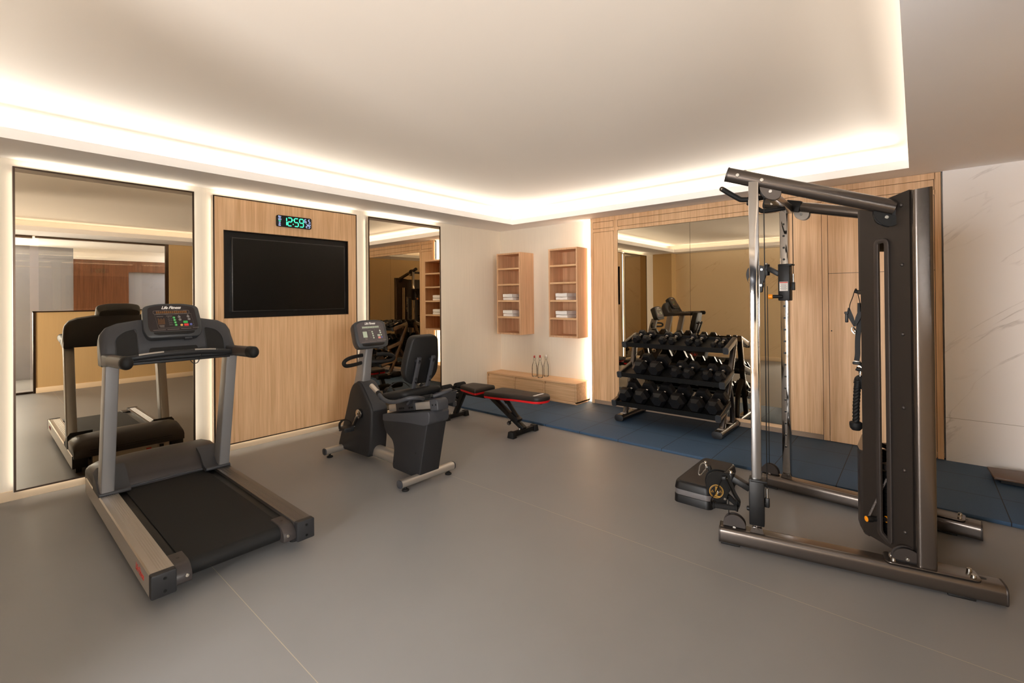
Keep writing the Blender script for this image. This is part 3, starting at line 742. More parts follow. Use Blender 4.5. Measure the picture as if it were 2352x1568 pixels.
    for X, Y in (((1132, 290), (1138, 325), (1247, 287), (1255, 322)) if lit else ((1247, 287), (1252, 318))):
        x, y = q(X, Y); g.torus(P(x, y, F + .001), n, 15 * su, .0007, seg=18, ring=5)
        g.prism([(x - .0028, y - .002), (x + .0028, y - .002), (x, y + .003)], P(0, 0, F - .001), u, v, .0032)
    for X, Y in ((1065, 297), (1070, 328), (1075, 360), (1080, 393)):
        x, y = q(X, Y); g.prism([(x - .0022, y - .002), (x + .0022, y - .002), (x, y + .0025)], P(0, 0, F - .001), u, v, .0032)
    g.build('key_mark', 'logo_white', hd, angle=20)
    keys('start_key', 'key_green' if lit else 'key_pale', ((1204, 358),), 'r')
    keys('stop_key', 'key_red' if lit else 'key_pink', ((1210, 395),), 'r')
    if lit: keys('cool_down_key', 'key_yellow', ((1150, 396),), 'o')
    keys('select_key', 'key_blue', ((1270, 391),), 'o')
    if back_logo:
        text('rear_maker_name', 'Life Fitness', .026, 'logo_grey', hd, P(0, -.01, -thick - .0006), -u, v, shear=.42, sx=.9, space=.9)
    # small catch under the head
    g = G(); g.obox(P(hb * .45, -H - .006, -.02), (.045, .012, .03), (u, v, n), bev=.002); g.build('catch', 'charcoal_plastic', hd)
    return hd

# ------------------------------------------------------------------ treadmill
TY0, TY1 = .538, 1.310; TYC = (TY0 + TY1) / 2
tm = empty('treadmill', (-3.65, TYC, 0), 'grey and black treadmill with lit console in front of the tinted mirror', 'treadmill')
for s, ya, yb in ((-1, TY0, .636), (1, 1.212, TY1)):
    # extrusion with a ribbed tread on top and a bright rounded outer lip; section runs outer -> inner
    wv = yb - ya
    sec = [(0, .060), (0, .160, .006), (.006, .168, .004), (.012, .166)]
    for k in range(5):
        q0 = .034 + k * .0105
        sec += [(q0, .166), (q0 + .002, .1635), (q0 + .004, .1635), (q0 + .006, .166)]
    sec += [(wv, .166), (wv, .060)]
    sec = [p[:2] for p in sec]
    pts = [((ya + p[0]) if s < 0 else (yb - p[0]), p[1]) for p in sec]
    rail = G().prism(pts, (-4.60, 0, 0), (0, 1, 0), (0, 0, 1), 1.86, w=(1, 0, 0)).build('side_rail', 'brushed_aluminium' if s < 0 else 'dark_aluminium', tm, angle=25)
    yo = ya if s < 0 else yb
    text('maker_name', 'Life Fitness', .052, 'logo_red', rail, (-2.93, yo + s * .0004, .113), (1 if s < 0 else -1, 0, 0), (0, 0, 1), shear=.42, sx=.85, space=.9, bold=.0006)
    g = G(); g.prism([(p[0], p[1]) for p in rpoly([(ya - .001, .058), (yb + .001, .058), (yb + .001, .1685), (ya - .001, .1685)], .008)], (-2.742, 0, 0), (0, 1, 0), (0, 0, 1), .042, bev=.004, w=(1, 0, 0))
    cap = g.build('rail_end_cap', 'charcoal_dark', tm)
    holes(cap, [((-2.702, (ya + yb) / 2 + .004, zz), (1, 0, 0)) for zz in (.082, .142)], .0075, .0025)
    # front end of the rail with dark plate and two bolts (seen in the mirror)
    G().box(-4.612, -4.60, ya, yb, .06, .166, bev=.003).build('rail_front_plate', 'charcoal_dark', tm)
    # rear roller bracket
    yi0, yi1 = (.637, .705) if s < 0 else (1.143, 1.211)
    prof = rpoly([(-2.895, .158, .004), (-2.76, .158, .05), (-2.715, .118, .05), (-2.715, .075, .01), (-2.76, .068, .01), (-2.80, .072, .01), (-2.80, .135, .01), (-2.895, .148, .004)], .01)
    br = G().prism([(x, z) for x, z in prof], (0, yi0, 0), (1, 0, 0), (0, 0, 1), yi1 - yi0, bev=.003, w=(0, 1, 0)).build('roller_bracket', 'motor_cover_plastic', tm)
    g = G(); bolt(g, (-2.7165, (yi0 + yi1) / 2 - s * .012, .108), (1, 0, .15), .009, .004); g.build('bolt', 'steel_bolt', br)
    g = G(); g.cyl((-2.83, (yi0 + yi1) / 2, .157), (-2.83, (yi0 + yi1) / 2, .1588), .007); g.build('screw_hole', 'black_lacquer', br)
    # black deck strip between rail and belt
    G().box(-4.2, -2.80, .636 if s < 0 else 1.166, .682 if s < 0 else 1.212, .128, .146, bev=.002).build('deck_strip', 'black_plastic', tm)
    # rear foot and front wheel
    g = G(); g.cyl((-2.86, (ya + yb) / 2, 0.0), (-2.86, (ya + yb) / 2, .062), .024, seg=20); g.build('levelling_foot', 'black_rubber', tm)
    g = G(); g.cyl((-4.50, ya + .03, .036), (-4.50, yb - .03, .036), .036, seg=22); g.build('wheel', 'black_rubber', tm)
# belt around rear roller
g = G(); belt = []
for k in range(13):
    a = PI / 2 - PI * k / 12; belt.append((-2.800 + .042 * math.cos(a), .109 + .042 * math.sin(a)))
belt = [(-4.3, .151)] + belt + [(-4.3, .067), (-4.3, .080)]
g.prism(belt, (0, .684, 0), (1, 0, 0), (0, 0, 1), .480, w=(0, 1, 0)); g.build('running_belt', 'belt_rubber', tm)
G().box(-4.5, -2.82, .66, 1.19, .085, .128).build('deck', 'black_plastic', tm)
# motor cover (hood)
secs = []
for y, k in ((TY0 + .004, .62), (TY0 + .02, .80), (TY0 + .06, .92), (TYC - .12, 1.0), (TYC + .12, 1.0), (TY1 - .06, .97), (TY1 - .02, .86), (TY1 - .004, .66)):
    zt = .155 + .150 * k
    secs.append([(x, y, z) for x, z in ((-4.155, .150), (-4.165, .19), (-4.20, .155 + (zt - .155) * .45), (-4.27, .155 + (zt - .155) * .78), (-4.37, zt - .006), (-4.47, zt), (-4.56, zt - .012), (-4.635, .155 + (zt - .155) * .7), (-4.665, .20), (-4.665, .150))])
hood = G().loft(secs).build('motor_cover', 'motor_cover_plastic', tm, angle=50)
g = G(); g.tube([(-4.150, .700, .163), (-4.155, TYC, .165), (-4.150, 1.150, .163)], .0085, seg=10); g.build('cover_lip', 'charcoal_plastic', hood)
g = G()
for zz in (.185, .205): g.box(-4.669, -4.664, .64, 1.21, zz, zz + .004)
g.build('cooling_grille', 'black_lacquer', hood)
G().box(-4.655, -4.60, .66, 1.19, .066, .150).build('front_plate', 'silver_light', tm)
g = G(); g.box(-4.664, -4.655, 1.02, 1.055, .095, .128); sw = g.build('power_switch', 'logo_red', tm)
g = G(); g.box(-4.672, -4.655, 1.115, 1.145, .10, .14); g.tube([(-4.665, 1.13, .10), (-4.68, 1.13, .06), (-4.67, 1.10, .02), (-4.70, .98, .012), (-4.80, .95, .010)], .005, seg=8, smooth=5); g.build('power_cord', 'black_plastic', tm)
def up_pts(z): return -4.135 + (z - .165) * .225
for s, yc in ((-1, .583), (1, 1.268)):
    # foot cover where the upright meets the rail
    secs = []
    ya, yb = (TY0 + .0, .705) if s < 0 else (1.145, TY1)
    for y, k in ((ya, .8 if s < 0 else 1), (ya + .02, 1), (yb - .02, 1), (yb, 1 if s < 0 else .8)):
        secs.append([(x, y, .160 + (z - .160) * k) for x, z in ((-4.075, .160), (-4.072, .182), (-4.12, .196), (-4.20, .262), (-4.30, .300), (-4.30, .160))])
    fc = G().loft(secs).build('upright_cover', 'charcoal_plastic', tm, angle=40)
    g = G(); g.cyl((-4.072, ya + .001, .174), (-4.072, yb - .001, .174), .013, seg=16, bev=.003); g.build('cover_lip', 'charcoal_plastic', fc)
    # upright
    secs = []
    for z in (.163, .5, .8, 1.08):
        xc = up_pts(z); hw, hd_ = .064 - .012 * (z - .16), .036
        secs.append([(xc + a, yc + b, z) for a, b in rpoly([(-hw, -hd_), (hw, -hd_), (hw, hd_), (-hw, hd_)], .012, 3)])
    G().loft(secs).build('upright', 'silver_paint', tm, angle=30)
# dashboard between the uprights: a deep curved housing, lower and rounded at both ends
secs = []
prof_y = ((TY0, 1.205, .035), (TY0 + .008, 1.235, .045), (TY0 + .035, 1.275, .055), (TY0 + .09, 1.300, .06), (TY0 + .2, 1.318, .065), (TYC, 1.325, .065), (TY1 - .2, 1.318, .065), (TY1 - .09, 1.298, .06), (TY1 - .035, 1.268, .055), (TY1 - .008, 1.225, .045), (TY1, 1.19, .035))
for y, zt, th in prof_y:
    # rear face slopes from (-3.93,1.06) up to (-4.035,zt)
    secs.append([(-3.95, y, 1.030), (-3.940, y, 1.075), (-3.995, y, 1.075 + (zt - 1.075) * .55), (-4.035, y, zt - .012), (-4.048, y, zt), (-4.048 - th, y, zt - .010), (-4.048 - th - .02, y, zt - .05), (-4.05 - th, y, 1.075), (-4.03 - th, y, 1.030)])
dash = G().loft(secs).build('dashboard', 'charcoal_plastic', tm, angle=40)
dn = Vector((.245, 0, .095)).normalized(); dv = dn.cross(Vector((0, 1, 0))).normalized()
def onrear(y, z):      # a point of the dashboard's rear face
    zt = 1.31
    if z < 1.075 + (zt - 1.075) * .55: q = (z - 1.075) / ((zt - 1.075) * .55); x = -3.940 - .055 * q
    else: q = (z - 1.075 - (zt - 1.075) * .55) / (zt - .012 - 1.075 - (zt - 1.075) * .55); x = -3.995 - .04 * q
    return Vector((x, y, z))
for pts in ([(.612, 1.085), (.728, 1.085), (.728, 1.262, .02), (.66, 1.245, .03), (.612, 1.20, .03)], [(1.122, 1.085), (1.236, 1.085), (1.236, 1.18, .03), (1.20, 1.232, .03), (1.122, 1.255, .02)]):
    pl = rpoly([p for p in pts], .008)
    g = G(); lo = [onrear(y, z) + Vector((.0015, 0, .0005)) for y, z in pl]; hi = [p - Vector((.006, 0, 0)) for p in lo]
    g.loft([hi, lo]); g.build('storage_pocket', 'black_plastic', dash, angle=50)
    g = G(); g.tube(lo, .003, seg=6, closed=True); g.build('pocket_rim', 'console_grey', dash)
pl = rpoly([(.775, 1.078), (1.075, 1.078), (1.062, 1.128), (.79, 1.128)], .012)
lo = [onrear(y, z) + Vector((.003, 0, .001)) for y, z in pl]
G().loft([[p - Vector((.012, 0, 0)) for p in lo], lo]).build('reading_ledge', 'black_plastic', dash, angle=50)
G().box(-4.06, -3.865, .60, 1.25, 1.030, 1.050, bev=.006).build('tray', 'charcoal_dark', tm)
g = G(); g.tube([(-3.872, .60, 1.058), (-3.866, TYC, 1.062), (-3.872, 1.25, 1.058)], .009, seg=8, smooth=4); g.build('tray_lip', 'console_grey', tm)
# front grip bar with sensor plates
def barp(t): return Vector((-3.845 + .030 * (1 - (2 * t - 1) ** 2), .60 + .65 * t, 1.070 + .026 * (1 - (2 * t - 1) ** 2)))
gb = G().tube([barp(k / 16) for k in range(17)], .019, seg=14).build('grip_bar', 'charcoal_dark', tm)
for t0, t1 in ((.16, .36), (.63, .83)):
    g = G(); A = [barp(t0 + (t1 - t0) * k / 6) + Vector((.008, 0, .0135)) for k in range(7)]
    g.tube(A, 0, seg=10, flat=(.016, .012, (1, 0, .5))); g.build('pulse_sensor', 'silver_light', gb)
g = G(); g.obox((-3.885, .985, 1.097), (.03, .075, .012), ((1, 0, 0), (0, 1, 0), (0, 0, 1)), bev=.004); sk = g.build('safety_key', 'knob_orange', tm)
g = G(); g.tube([(-3.885, 1.02, 1.10), (-3.88, 1.06, 1.112), (-3.87, 1.10, 1.115), (-3.872, 1.13, 1.10), (-3.86, 1.08, 1.09), (-3.85, 1.05, 1.04), (-3.848, 1.035, 1.012), (-3.855, 1.01, 1.012), (-3.87, .995, 1.04)], .0028, seg=6, smooth=5); g.build('key_cord', 'black_plastic', sk)
# side arms with grips
for s, yc in ((-1, .570), (1, 1.278)):
    g = G(); secs = []
    for x, z, hw, hh in ((-4.06, 1.060, .030, .040), (-3.98, 1.066, .032, .042), (-3.86, 1.074, .031, .036), (-3.80, 1.077, .028, .030)):
        secs.append([(x, yc + a, z + b) for a, b in rpoly([(-hw, -hh), (hw, -hh), (hw, hh), (-hw, hh)], .014, 3)])
    am = g.loft(secs).build('side_arm', 'charcoal_plastic', tm, angle=40)
    g = G(); P0 = Vector((-3.82, yc, 1.076)); pts = []; rad = []
    for k in range(9):
        q = k / 8; pts.append(P0 + Vector((.352 * q, -s * .012 * q, .014 * q))); rad.append(.029 + .003 * math.sin(q * PI))
    g.tube(pts, 0, seg=20, flat=(.076, .064, (0, 0, 1), .85)); g.build('arm_grip', 'grip_rubber', am)
    g = G(); e = pts[-1]; g.sph(e, .033, (.9, 1, 1.2), seg=24); g.tube([e - Vector((.07, 0, .002)), e - Vector((.03, 0, .001)), e], 0, seg=24, flat=(.0792, .066, (0, 0, 1), .9)); g.build('grip_end', 'black_rubber', am)
console_head(tm, (-3.995, .928, 1.315), (.881, 0, .473), .328, .348, .272, .105, True, 1.0, True)

# ------------------------------------------------------------------ recumbent bike
BY = 2.345
bk = empty('recumbent_bike', (-3.5, BY, 0), 'grey recumbent exercise bike with a tall black backrest beside the bench', 'exercise bike')
for x, rr, ya, yb in ((-4.10, .031, 2.095, 2.595), (-2.94, .034, 2.085, 2.600)):
    st = G().prism([(x + a, .061 + b) for a, b in rrect(.062, .058, .024)], (0, ya, 0), (1, 0, 0), (0, 0, 1), yb - ya, bev=0, w=(0, 1, 0)).build('stabilizer_bar', 'silver_light', bk)
    for y, dy in ((ya, -1), (yb, 1)):
        g = G(); g.prism([(x + a, .061 + b) for a, b in rrect(.063, .059, .024)], (0, y - (.0 if dy > 0 else .012), 0), (1, 0, 0), (0, 0, 1), .012, bev=.003, w=(0, 1, 0)); g.build('bar_end_cap', 'charcoal_plastic', st)
        g = G(); yf = y - dy * .045; g.cyl((x, yf, .010), (x, yf, .036), .010); g.lathe([(0, 0), (.026, 0), (.028, .006), (.024, .012), (.012, .018), (0, .018)], (x, yf, 0)); g.build('levelling_foot', 'black_rubber', st)
fs = rpoly([(-4.175, .075, .03), (-4.12, .21, .2), (-4.035, .40, .2), (-3.955, .615, .05), (-3.905, .680, .03), (-3.83, .706, .03), (-3.775, .685, .04), (-3.625, .515, .03), (-3.600, .470, .03), (-3.605, .30, .2), (-3.630, .10, .03), (-3.665, .055, .02), (-4.11, .045, .02)], .03, 5)
fsh = G().prism(fs, (0, BY - .088, 0), (1, 0, 0), (0, 0, 1), .176, bev=.026, seg=4, w=(0, 1, 0)).build('front_shroud', 'charcoal_dark', bk, angle=45)
top = rpoly([(-3.925, .655, .02), (-3.845, .712, .03), (-3.77, .694, .05), (-3.612, .518, .03), (-3.590, .470, .02), (-3.615, .455, .02), (-3.70, .560, .05), (-3.80, .655, .03)], .02, 4)
G().prism(top, (0, BY - .066, 0), (1, 0, 0), (0, 0, 1), .132, bev=.01, seg=3, w=(0, 1, 0)).build('shroud_ridge', 'charcoal_plastic', fsh, angle=45)
rs = rpoly([(-3.405, .478, .01), (-3.410, .43, .05), (-3.385, .345, .08), (-3.275, .285, .08), (-3.255, .225, .08), (-3.280, .085, .02), (-3.27, .058, .02), (-3.0, .052, .02), (-2.925, .055, .03), (-2.86, .34, .3), (-2.805, .56, .02), (-2.82, .585, .01)], .02, 5)
rsh = G().prism(rs, (0, BY - .098, 0), (1, 0, 0), (0, 0, 1), .196, bev=.040, seg=4, w=(0, 1, 0)).build('rear_shroud', 'charcoal_dark', bk, angle=45)
cp = rpoly([(-3.408, .482, .006), (-3.412, .425, .02), (-3.10, .462, .3), (-2.85, .475, .02), (-2.800, .50, .02), (-2.795, .57, .01), (-2.81, .592, .01)], .01, 4)
G().prism(cp, (0, BY - .1, 0), (1, 0, 0), (0, 0, 1), .2, bev=.035, seg=4, w=(0, 1, 0)).build('shroud_collar', 'charcoal_plastic', rsh, angle=45)
text('maker_name', 'Life Fitness', .07, 'logo_red', rsh, (-3.07, BY + .0985, .40), (-1, 0, 0), (0, 0, 1), shear=.42, sx=.85, space=.9, bold=.001)
holes(fsh, [((x, BY - .0865, z), (0, -1, 0)) for x, z in ((-3.66, .255), (-3.80, .60), (-3.66, .490))])
holes(rsh, [((x, BY - .0965, z), (0, -1, 0)) for x, z in ((-2.97, .245), (-3.07, .085), (-3.25, .12))])
G().prism([(BY + a, .103 + b) for a, b in rrect(.10, .105, .045)], (-3.72, 0, 0), (0, 1, 0), (0, 0, 1), .50, w=(1, 0, 0)).build('main_beam', 'silver_light', bk)
# seat rail
RD = Vector((.9816, 0, .191)); RN = Vector((-.191, 0, .9816)); RP = Vector((-3.10, BY, .578))
def rl(a, b, c): return RP + RD * a + Vector((0, b, 0)) + RN * c
G().obox(rl(0, 0, 0), (.62, .085, .058), (RD, (0, 1, 0), RN), bev=.006).build('seat_rail', 'silver_light', bk)
g = G(); g.prism(rpoly([(-.055, -.045, .01), (.035, -.045, .01), (.042, .02, .03), (.02, .042, .03), (-.055, .042, .01)], .01), rl(.315, -.055, 0), RD, RN, .11, bev=.01, seg=3, w=(0, 1, 0)); ec = g.build('rail_end_cap', 'charcoal_plastic', bk, angle=45)
holes(ec, [(rl(.315 + a, -.0545, .0), (0, -1, 0)) for a in (-.02, .02)], .006)
car = G().obox(rl(-.06, 0, .012), (.25, .115, .088), (RD, (0, 1, 0), RN), bev=.008).obox(rl(.02, 0, .062), (.24, .12, .03), (RD, (0, 1, 0), RN), bev=.006).build('seat_carriage', 'charcoal_dark', bk)
holes(car, [(rl(a, -.057, -.006), (0, -1, 0)) for a in (-.13, -.105, -.08, .0, .025, .045)], .0075, .005, 'carriage_bolt', seg=10)
# seat pad
secs = []
for a, w0, h0 in ((-.255, .12, .010), (-.24, .155, .024), (-.20, .178, .032), (-.08, .188, .034), (.08, .190, .036), (.145, .185, .034), (.165, .165, .02)):
    sec = []
    for k in range(20):
        t = 2 * PI * k / 20; c, s_ = math.cos(t), math.sin(t)
        sec.append(rl(a - .02, w0 * math.copysign(abs(c) ** .45, c), .108 + h0 * math.copysign(abs(s_) ** .6, s_)))
    secs.append(sec)
G().loft(secs).build('seat', 'padding_vinyl', bk, angle=60)
# backrest
BT = Vector((.075, 0, .385)).normalized(); BN = Vector((BT.z, 0, -BT.x)); BO = Vector((-3.070, BY, .775))
def bp_(y, q, d): return BO + BT * q + Vector((0, y, 0)) + BN * d
outl = rpoly([(-.095, 0, .05), (.095, 0, .05), (.162, .075, .05), (.158, .20, .1), (.122, .392, .045), (-.122, .392, .045), (-.158, .20, .1), (-.162, .075, .05)], .05, 6)
secs = []
for d, k in ((-.036, .86), (-.030, .94), (-.012, .995), (.030, 1.0), (.046, .98), (.050, .94)):
    secs.append([bp_(y * k, .2 + (q - .2) * (1 - (1 - k) * .8), d) for y, q in outl])
bkr = G().loft(secs).build('backrest', 'padding_vinyl', bk, angle=50)
for yy in (-.075, .065):
    pts = [(-2.938, BY + yy, .990), (-2.972, BY + yy, .880), (-3.010, BY + yy, .770), (-3.045, BY + yy * .9, .680), (-3.075, BY + yy * .8, .630), (-3.11, BY + yy * .75, .600)]
    sp = G().tube(pts, 0, seg=14, smooth=4, flat=(.034, .020, (0, 1, 0))).build('back_strut', 'charcoal_plastic', bk)
    for q_ in ((-2.942, .965), (-2.998, .790)):
        g = G(); g.cyl((q_[0] + .004, BY + yy, q_[1]), (q_[0] + .0125, BY + yy, q_[1] - .003), .006, seg=10); g.build('strut_screw', 'black_lacquer', sp)
    for q_ in (.20, .06):
        g = G(); a_ = bp_(yy, q_, .045); g.cyl(a_, a_ + BN * (.052 if q_ > .1 else .040), .012, seg=12); g.build('strut_spacer', 'charcoal_dark', sp)
# side handles at the seat
for s in (-1, 1):
    yo = BY + s * .225
    pts = [(-3.30, yo - s * .01, .700), (-3.235, yo, .668), (-3.18, yo, .650), (-3.10, yo, .648), (-3.0, yo, .668), (-2.90, yo - s * .02, .70), (-2.88, yo - s * .09, .695), (-2.93, BY + s * .05, .668)]
    hn = G().tube(pts, .016, seg=12, smooth=5).build('seat_handle', 'charcoal_plastic', bk)
    g = G(); g.tube([(-3.395, yo - s * .012, .740), (-3.29, yo - s * .009, .694)], .0185, seg=14); g.build('pulse_sensor', 'silver_light', hn)
    g = G(); g.tube([(-3.296, yo - s * .0095, .697), (-3.27, yo - s * .006, .684)], .0195, seg=14); g.build('handle_collar', 'black_rubber', hn)
g = G(); g.tube([(-3.33, BY - .12, .65), (-3.34, BY - .08, .71), (-3.325, BY - .02, .745), (-3.30, BY + .04, .74), (-3.28, BY + .08, .70)], .0045, seg=8, smooth=5); g.build('sensor_cable', 'black_plastic', bk)
# bottle tray behind the far side of the seat
g = G()
secs = [[(-2.97 + a, 2.555 + b, z) for a, b in rrect(w_, d_, .02, 3)] for z, w_, d_ in ((.585, .10, .150), (.655, .115, .168), (.672, .128, .180), (.680, .128, .180), (.680, .112, .165), (.61, .10, .150))]
g.loft(secs); g.box(-3.02, -2.92, 2.60, 2.64, .55, .59, bev=.006); g.box(-3.01, -2.95, 2.42, 2.49, .61, .645, bev=.004); g.build('bottle_tray', 'charcoal_plastic', bk, angle=45)
# console post, loops, head
secs = []
for z, xc, hw, hd_ in ((.665, -3.885, .075, .050), (.75, -3.865, .068, .047), (.90, -3.835, .062, .043), (1.02, -3.80, .058, .040)):
    secs.append([(xc + a, BY + b, z) for a, b in rpoly([(-hw, -hd_), (hw, -hd_), (hw, hd_), (-hw, hd_)], .03, 4)])
G().loft(secs).build('console_post', 'silver_paint', bk, angle=40)
for s in (-1, 1):
    pts = [(-3.835, BY + s * .03, .872), (-3.80, BY + s * .10, .868), (-3.772, BY + s * .19, .866), (-3.758, BY + s * .236, .872), (-3.753, BY + s * .254, .895), (-3.756, BY + s * .235, .918), (-3.775, BY + s * .18, .932), (-3.80, BY + s * .10, .938), (-3.815, BY + s * .02, .940)]
    if s > 0: pts = pts[:-1]
    G().tube(pts, .0165, seg=14, smooth=6).build('grip_loop', 'black_rubber', bk)
console_head(bk, (-3.712, 2.338, 1.140), (.949, 0, .316), .318, .326, .265, .100, False, 1.0, True)
# crank and pedal on both sides
HX, HZ = -3.775, .428
for s in (-1, 1):
    y0_ = BY + s * .089
    g = G(); g.cyl((HX, y0_, HZ), (HX, y0_ + s * .006, HZ), .046, seg=32); g.build('crank_seal', 'black_plastic', bk)
    g = G(); g.cyl((HX, y0_ + s * .006, HZ), (HX, y0_ + s * .022, HZ), .041, seg=32, bev=.003)
    d = Vector((-.088, 0, -.128)) * (1 if s < 0 else -1)
    p0 = Vector((HX, y0_ + s * .018, HZ)); g.bar(p0 + d * .15, p0 + d, .016, .030, up=(0, 1, 0), bev=.005); g.cyl(p0 + d - Vector((0, .012, 0)), p0 + d + Vector((0, .012, 0)), .017)
    cr = g.build('crank', 'chrome', bk)
    g = G(); g.cyl((HX, y0_ + s * .022, HZ), (HX, y0_ + s * .0225, HZ), .012, seg=6); g.build('crank_bolt', 'black_lacquer', cr)
    pc = p0 + d + Vector((0, s * .065, 0))
    g = G(); g.prism(rpoly([(-.05, -.048, .01), (.05, -.048, .01), (.058, .048, .015), (-.058, .048, .015)], .01), pc - Vector((0, 0, .014)), (1, 0, 0), (0, 1, 0), .026, bev=.004)
    for e in (-1, 1): g.box(pc.x + e * .045 - .008, pc.x + e * .045 + .008, pc.y - .045, pc.y + .045, pc.z - .026, pc.z - .012, bev=.003)
    pd = g.build('pedal', 'charcoal_dark', bk)
    g = G(); g.tube([pc + Vector((-.022, -.052, .0)), pc + Vector((-.024, -.050, .045)), pc + Vector((-.022, -.022, .070)), pc + Vector((-.018, .016, .068)), pc + Vector((-.016, .048, .040)), pc + Vector((-.016, .050, 0))], 0, seg=10, smooth=4, flat=(.038, .004, (1, 0, 0))); g.build('pedal_strap', 'black_rubber', pd)

# ------------------------------------------------------------------ adjustable bench
NY = 3.815
bn = empty('weight_bench', (-3.7, NY, 0), 'adjustable black workout bench with red-edged pads', 'bench')
for x, ya, yb, wv in ((-3.18, 3.605, 4.025, .052), (-4.245, 3.64, 4.0, .05)):
    ft = G().box(x - wv / 2, x + wv / 2, ya + .03, yb - .03, .012, .058, bev=.004).build('foot_bar', 'matt_black_steel', bn)
    for y in (ya, yb - .055):
        g = G(); g.loft([[(x + a, y + .0275 + b, z) for a, b in rpoly([(-w_, -d_), (w_, -d_), (w_, d_), (-w_, d_)], .006, 2)] for z, w_, d_ in ((0, .040, .031), (.004, .041, .032), (.058, .034, .027), (.064, .031, .024))]); g.build('rubber_cap', 'black_rubber', ft)
    g = G(); bolt(g, (x + .0, NY - .06, .058), (0, 0, 1), .008, .012); g.build('bolt', 'steel_bolt', ft)
def Nb(x, z, y=NY): return (x, y, z)
G().bar(Nb(-4.245, .055), Nb(-4.085, .345), .045, .06, up=(0, 1, 0), bev=.004).build('front_leg', 'matt_black_steel', bn)
G().bar(Nb(-4.15, .335), Nb(-3.60, .338), .045, .05, up=(0, 1, 0), bev=.004).build('seat_beam', 'matt_black_steel', bn)
rl_ = G().bar(Nb(-3.655, .345), Nb(-3.165, .055), .045, .062, up=(0, 1, 0), bev=.004).build('rear_leg', 'matt_black_steel', bn)
holes(rl_, [((-3.655 + .49 * q, NY - .030, .345 - .29 * q), (0, -1, 0)) for q in (.22, .32, .42, .52, .62)], .005, .002, 'adjustment_hole', seg=10)
sl = G().bar(Nb(-3.345, .190), Nb(-3.235, .125), .062, .078, up=(0, 1, 0), bev=.004).build('slider', 'black_plastic', bn)
g = G(); g.cyl((-3.315, NY - .034, .135), (-3.318, NY - .062, .115), .008); g.cyl((-3.317, NY - .060, .117), (-3.320, NY - .085, .100), .021, bev=.003); kn = g.build('adjustment_knob', 'black_plastic', sl)
g = G(); g.torus((-3.3202, NY - .0856, .0995), (-.1, -.8, -.55), .017, .0022); g.build('knob_ring', 'mark_grey', sl)
G().bar(Nb(-3.435, .355), Nb(-3.262, .165), .034, .034, up=(0, 1, 0), bev=.003).bar(Nb(-3.44, .345), Nb(-3.40, .305), .05, .03, up=(0, 1, 0), bev=.003).build('back_support', 'matt_black_steel', bn)
G().bar(Nb(-3.60, .352), Nb(-2.93, .374), .05, .020, up=(0, 1, 0), bev=.003).build('backrest_frame', 'matt_black_steel', bn)
G().bar(Nb(-4.06, .352), Nb(-3.74, .352), .10, .018, up=(0, 1, 0), bev=.003).build('seat_frame', 'matt_black_steel', bn)
def pad(outline, frame, z0, zr, zt, mats, names):
    """padded cushion: red underside edge, dark cushioned top; outline in (x,y), frame maps to world"""
    o = rpoly(outline, .03, 6)
    cx = sum(p[0] for p in o) / len(o); cy = sum(p[1] for p in o) / len(o)
    def sec(z, inset): return [frame(cx + (x - cx) * (1 - inset / max(.05, math.hypot(x - cx, y - cy))), cy + (y - cy) * (1 - inset / max(.05, math.hypot(x - cx, y - cy))), z) for x, y in o]
    t_ = G().loft([sec(zr, .004), sec(zr + .004, 0), sec(zr + (zt - zr) * .6, 0), sec(zt - .010, .005), sec(zt - .003, .014), sec(zt, .035)]).build(names[0], mats[0], bn, angle=60)
    G().loft([sec(z0, .006), sec(z0 + .004, .001), sec(zr, .001)]).build(names[1], mats[1], bn, angle=50)
    return t_
def fseat(x, y, z): return (x, y, z)
pad([(-4.055, NY - .11, .04), (-3.735, NY - .172, .03), (-3.735, NY + .172, .03), (-4.055, NY + .11, .04)], lambda x, y, z: (x, y, z + (-3.735 - x) * .02), .362, .384, .432, ('bench_vinyl', 'red_vinyl'), ('seat', 'seat_base'))
bt = pad([(-3.625, NY - .155, .03), (-3.44, NY - .158, .1), (-3.20, NY - .125, .15), (-2.90, NY - .118, .09), (-2.845, NY, .1), (-2.90, NY + .118, .09), (-3.20, NY + .125, .15), (-3.44, NY + .158, .1), (-3.625, NY + .155, .03)], lambda x, y, z: (x, y, z + (x + 3.6) * .03), .352, .374, .424, ('bench_vinyl', 'red_vinyl'), ('backrest', 'backrest_base'))
g = G()
for k in range(7): g.box(-2.983 - (k % 2) * .002, -2.957 + (k % 3) * .001, NY - .082 + k * .0235, NY - .062 + k * .0235, .4428, .4446)
g.build('maker_mark', 'logo_white', bt)
# foam rollers at the front end
G().bar(Nb(-4.14, .335), Nb(-4.30, .345), .04, .04, up=(0, 1, 0), bev=.003).build('roller_arm', 'matt_black_steel', bn)
G().bar(Nb(-4.215, .20), Nb(-4.31, .235), .036, .036, up=(0, 1, 0), bev=.003).build('roller_arm', 'matt_black_steel', bn)
for x, z in ((-4.285, .372), (-4.33, .232)):
    for s in (-1, 1):
        g = G(); g.cyl((x, NY + s * .035, z), (x, NY + s * .185, z), .040, seg=22, bev=.010); rr_ = g.build('foam_roller', 'foam_black', bn, angle=50)
        g = G(); g.cyl((x, NY + s * .0, z), (x, NY + s * .188, z), .012); g.build('roller_axle', 'matt_black_steel', rr_)

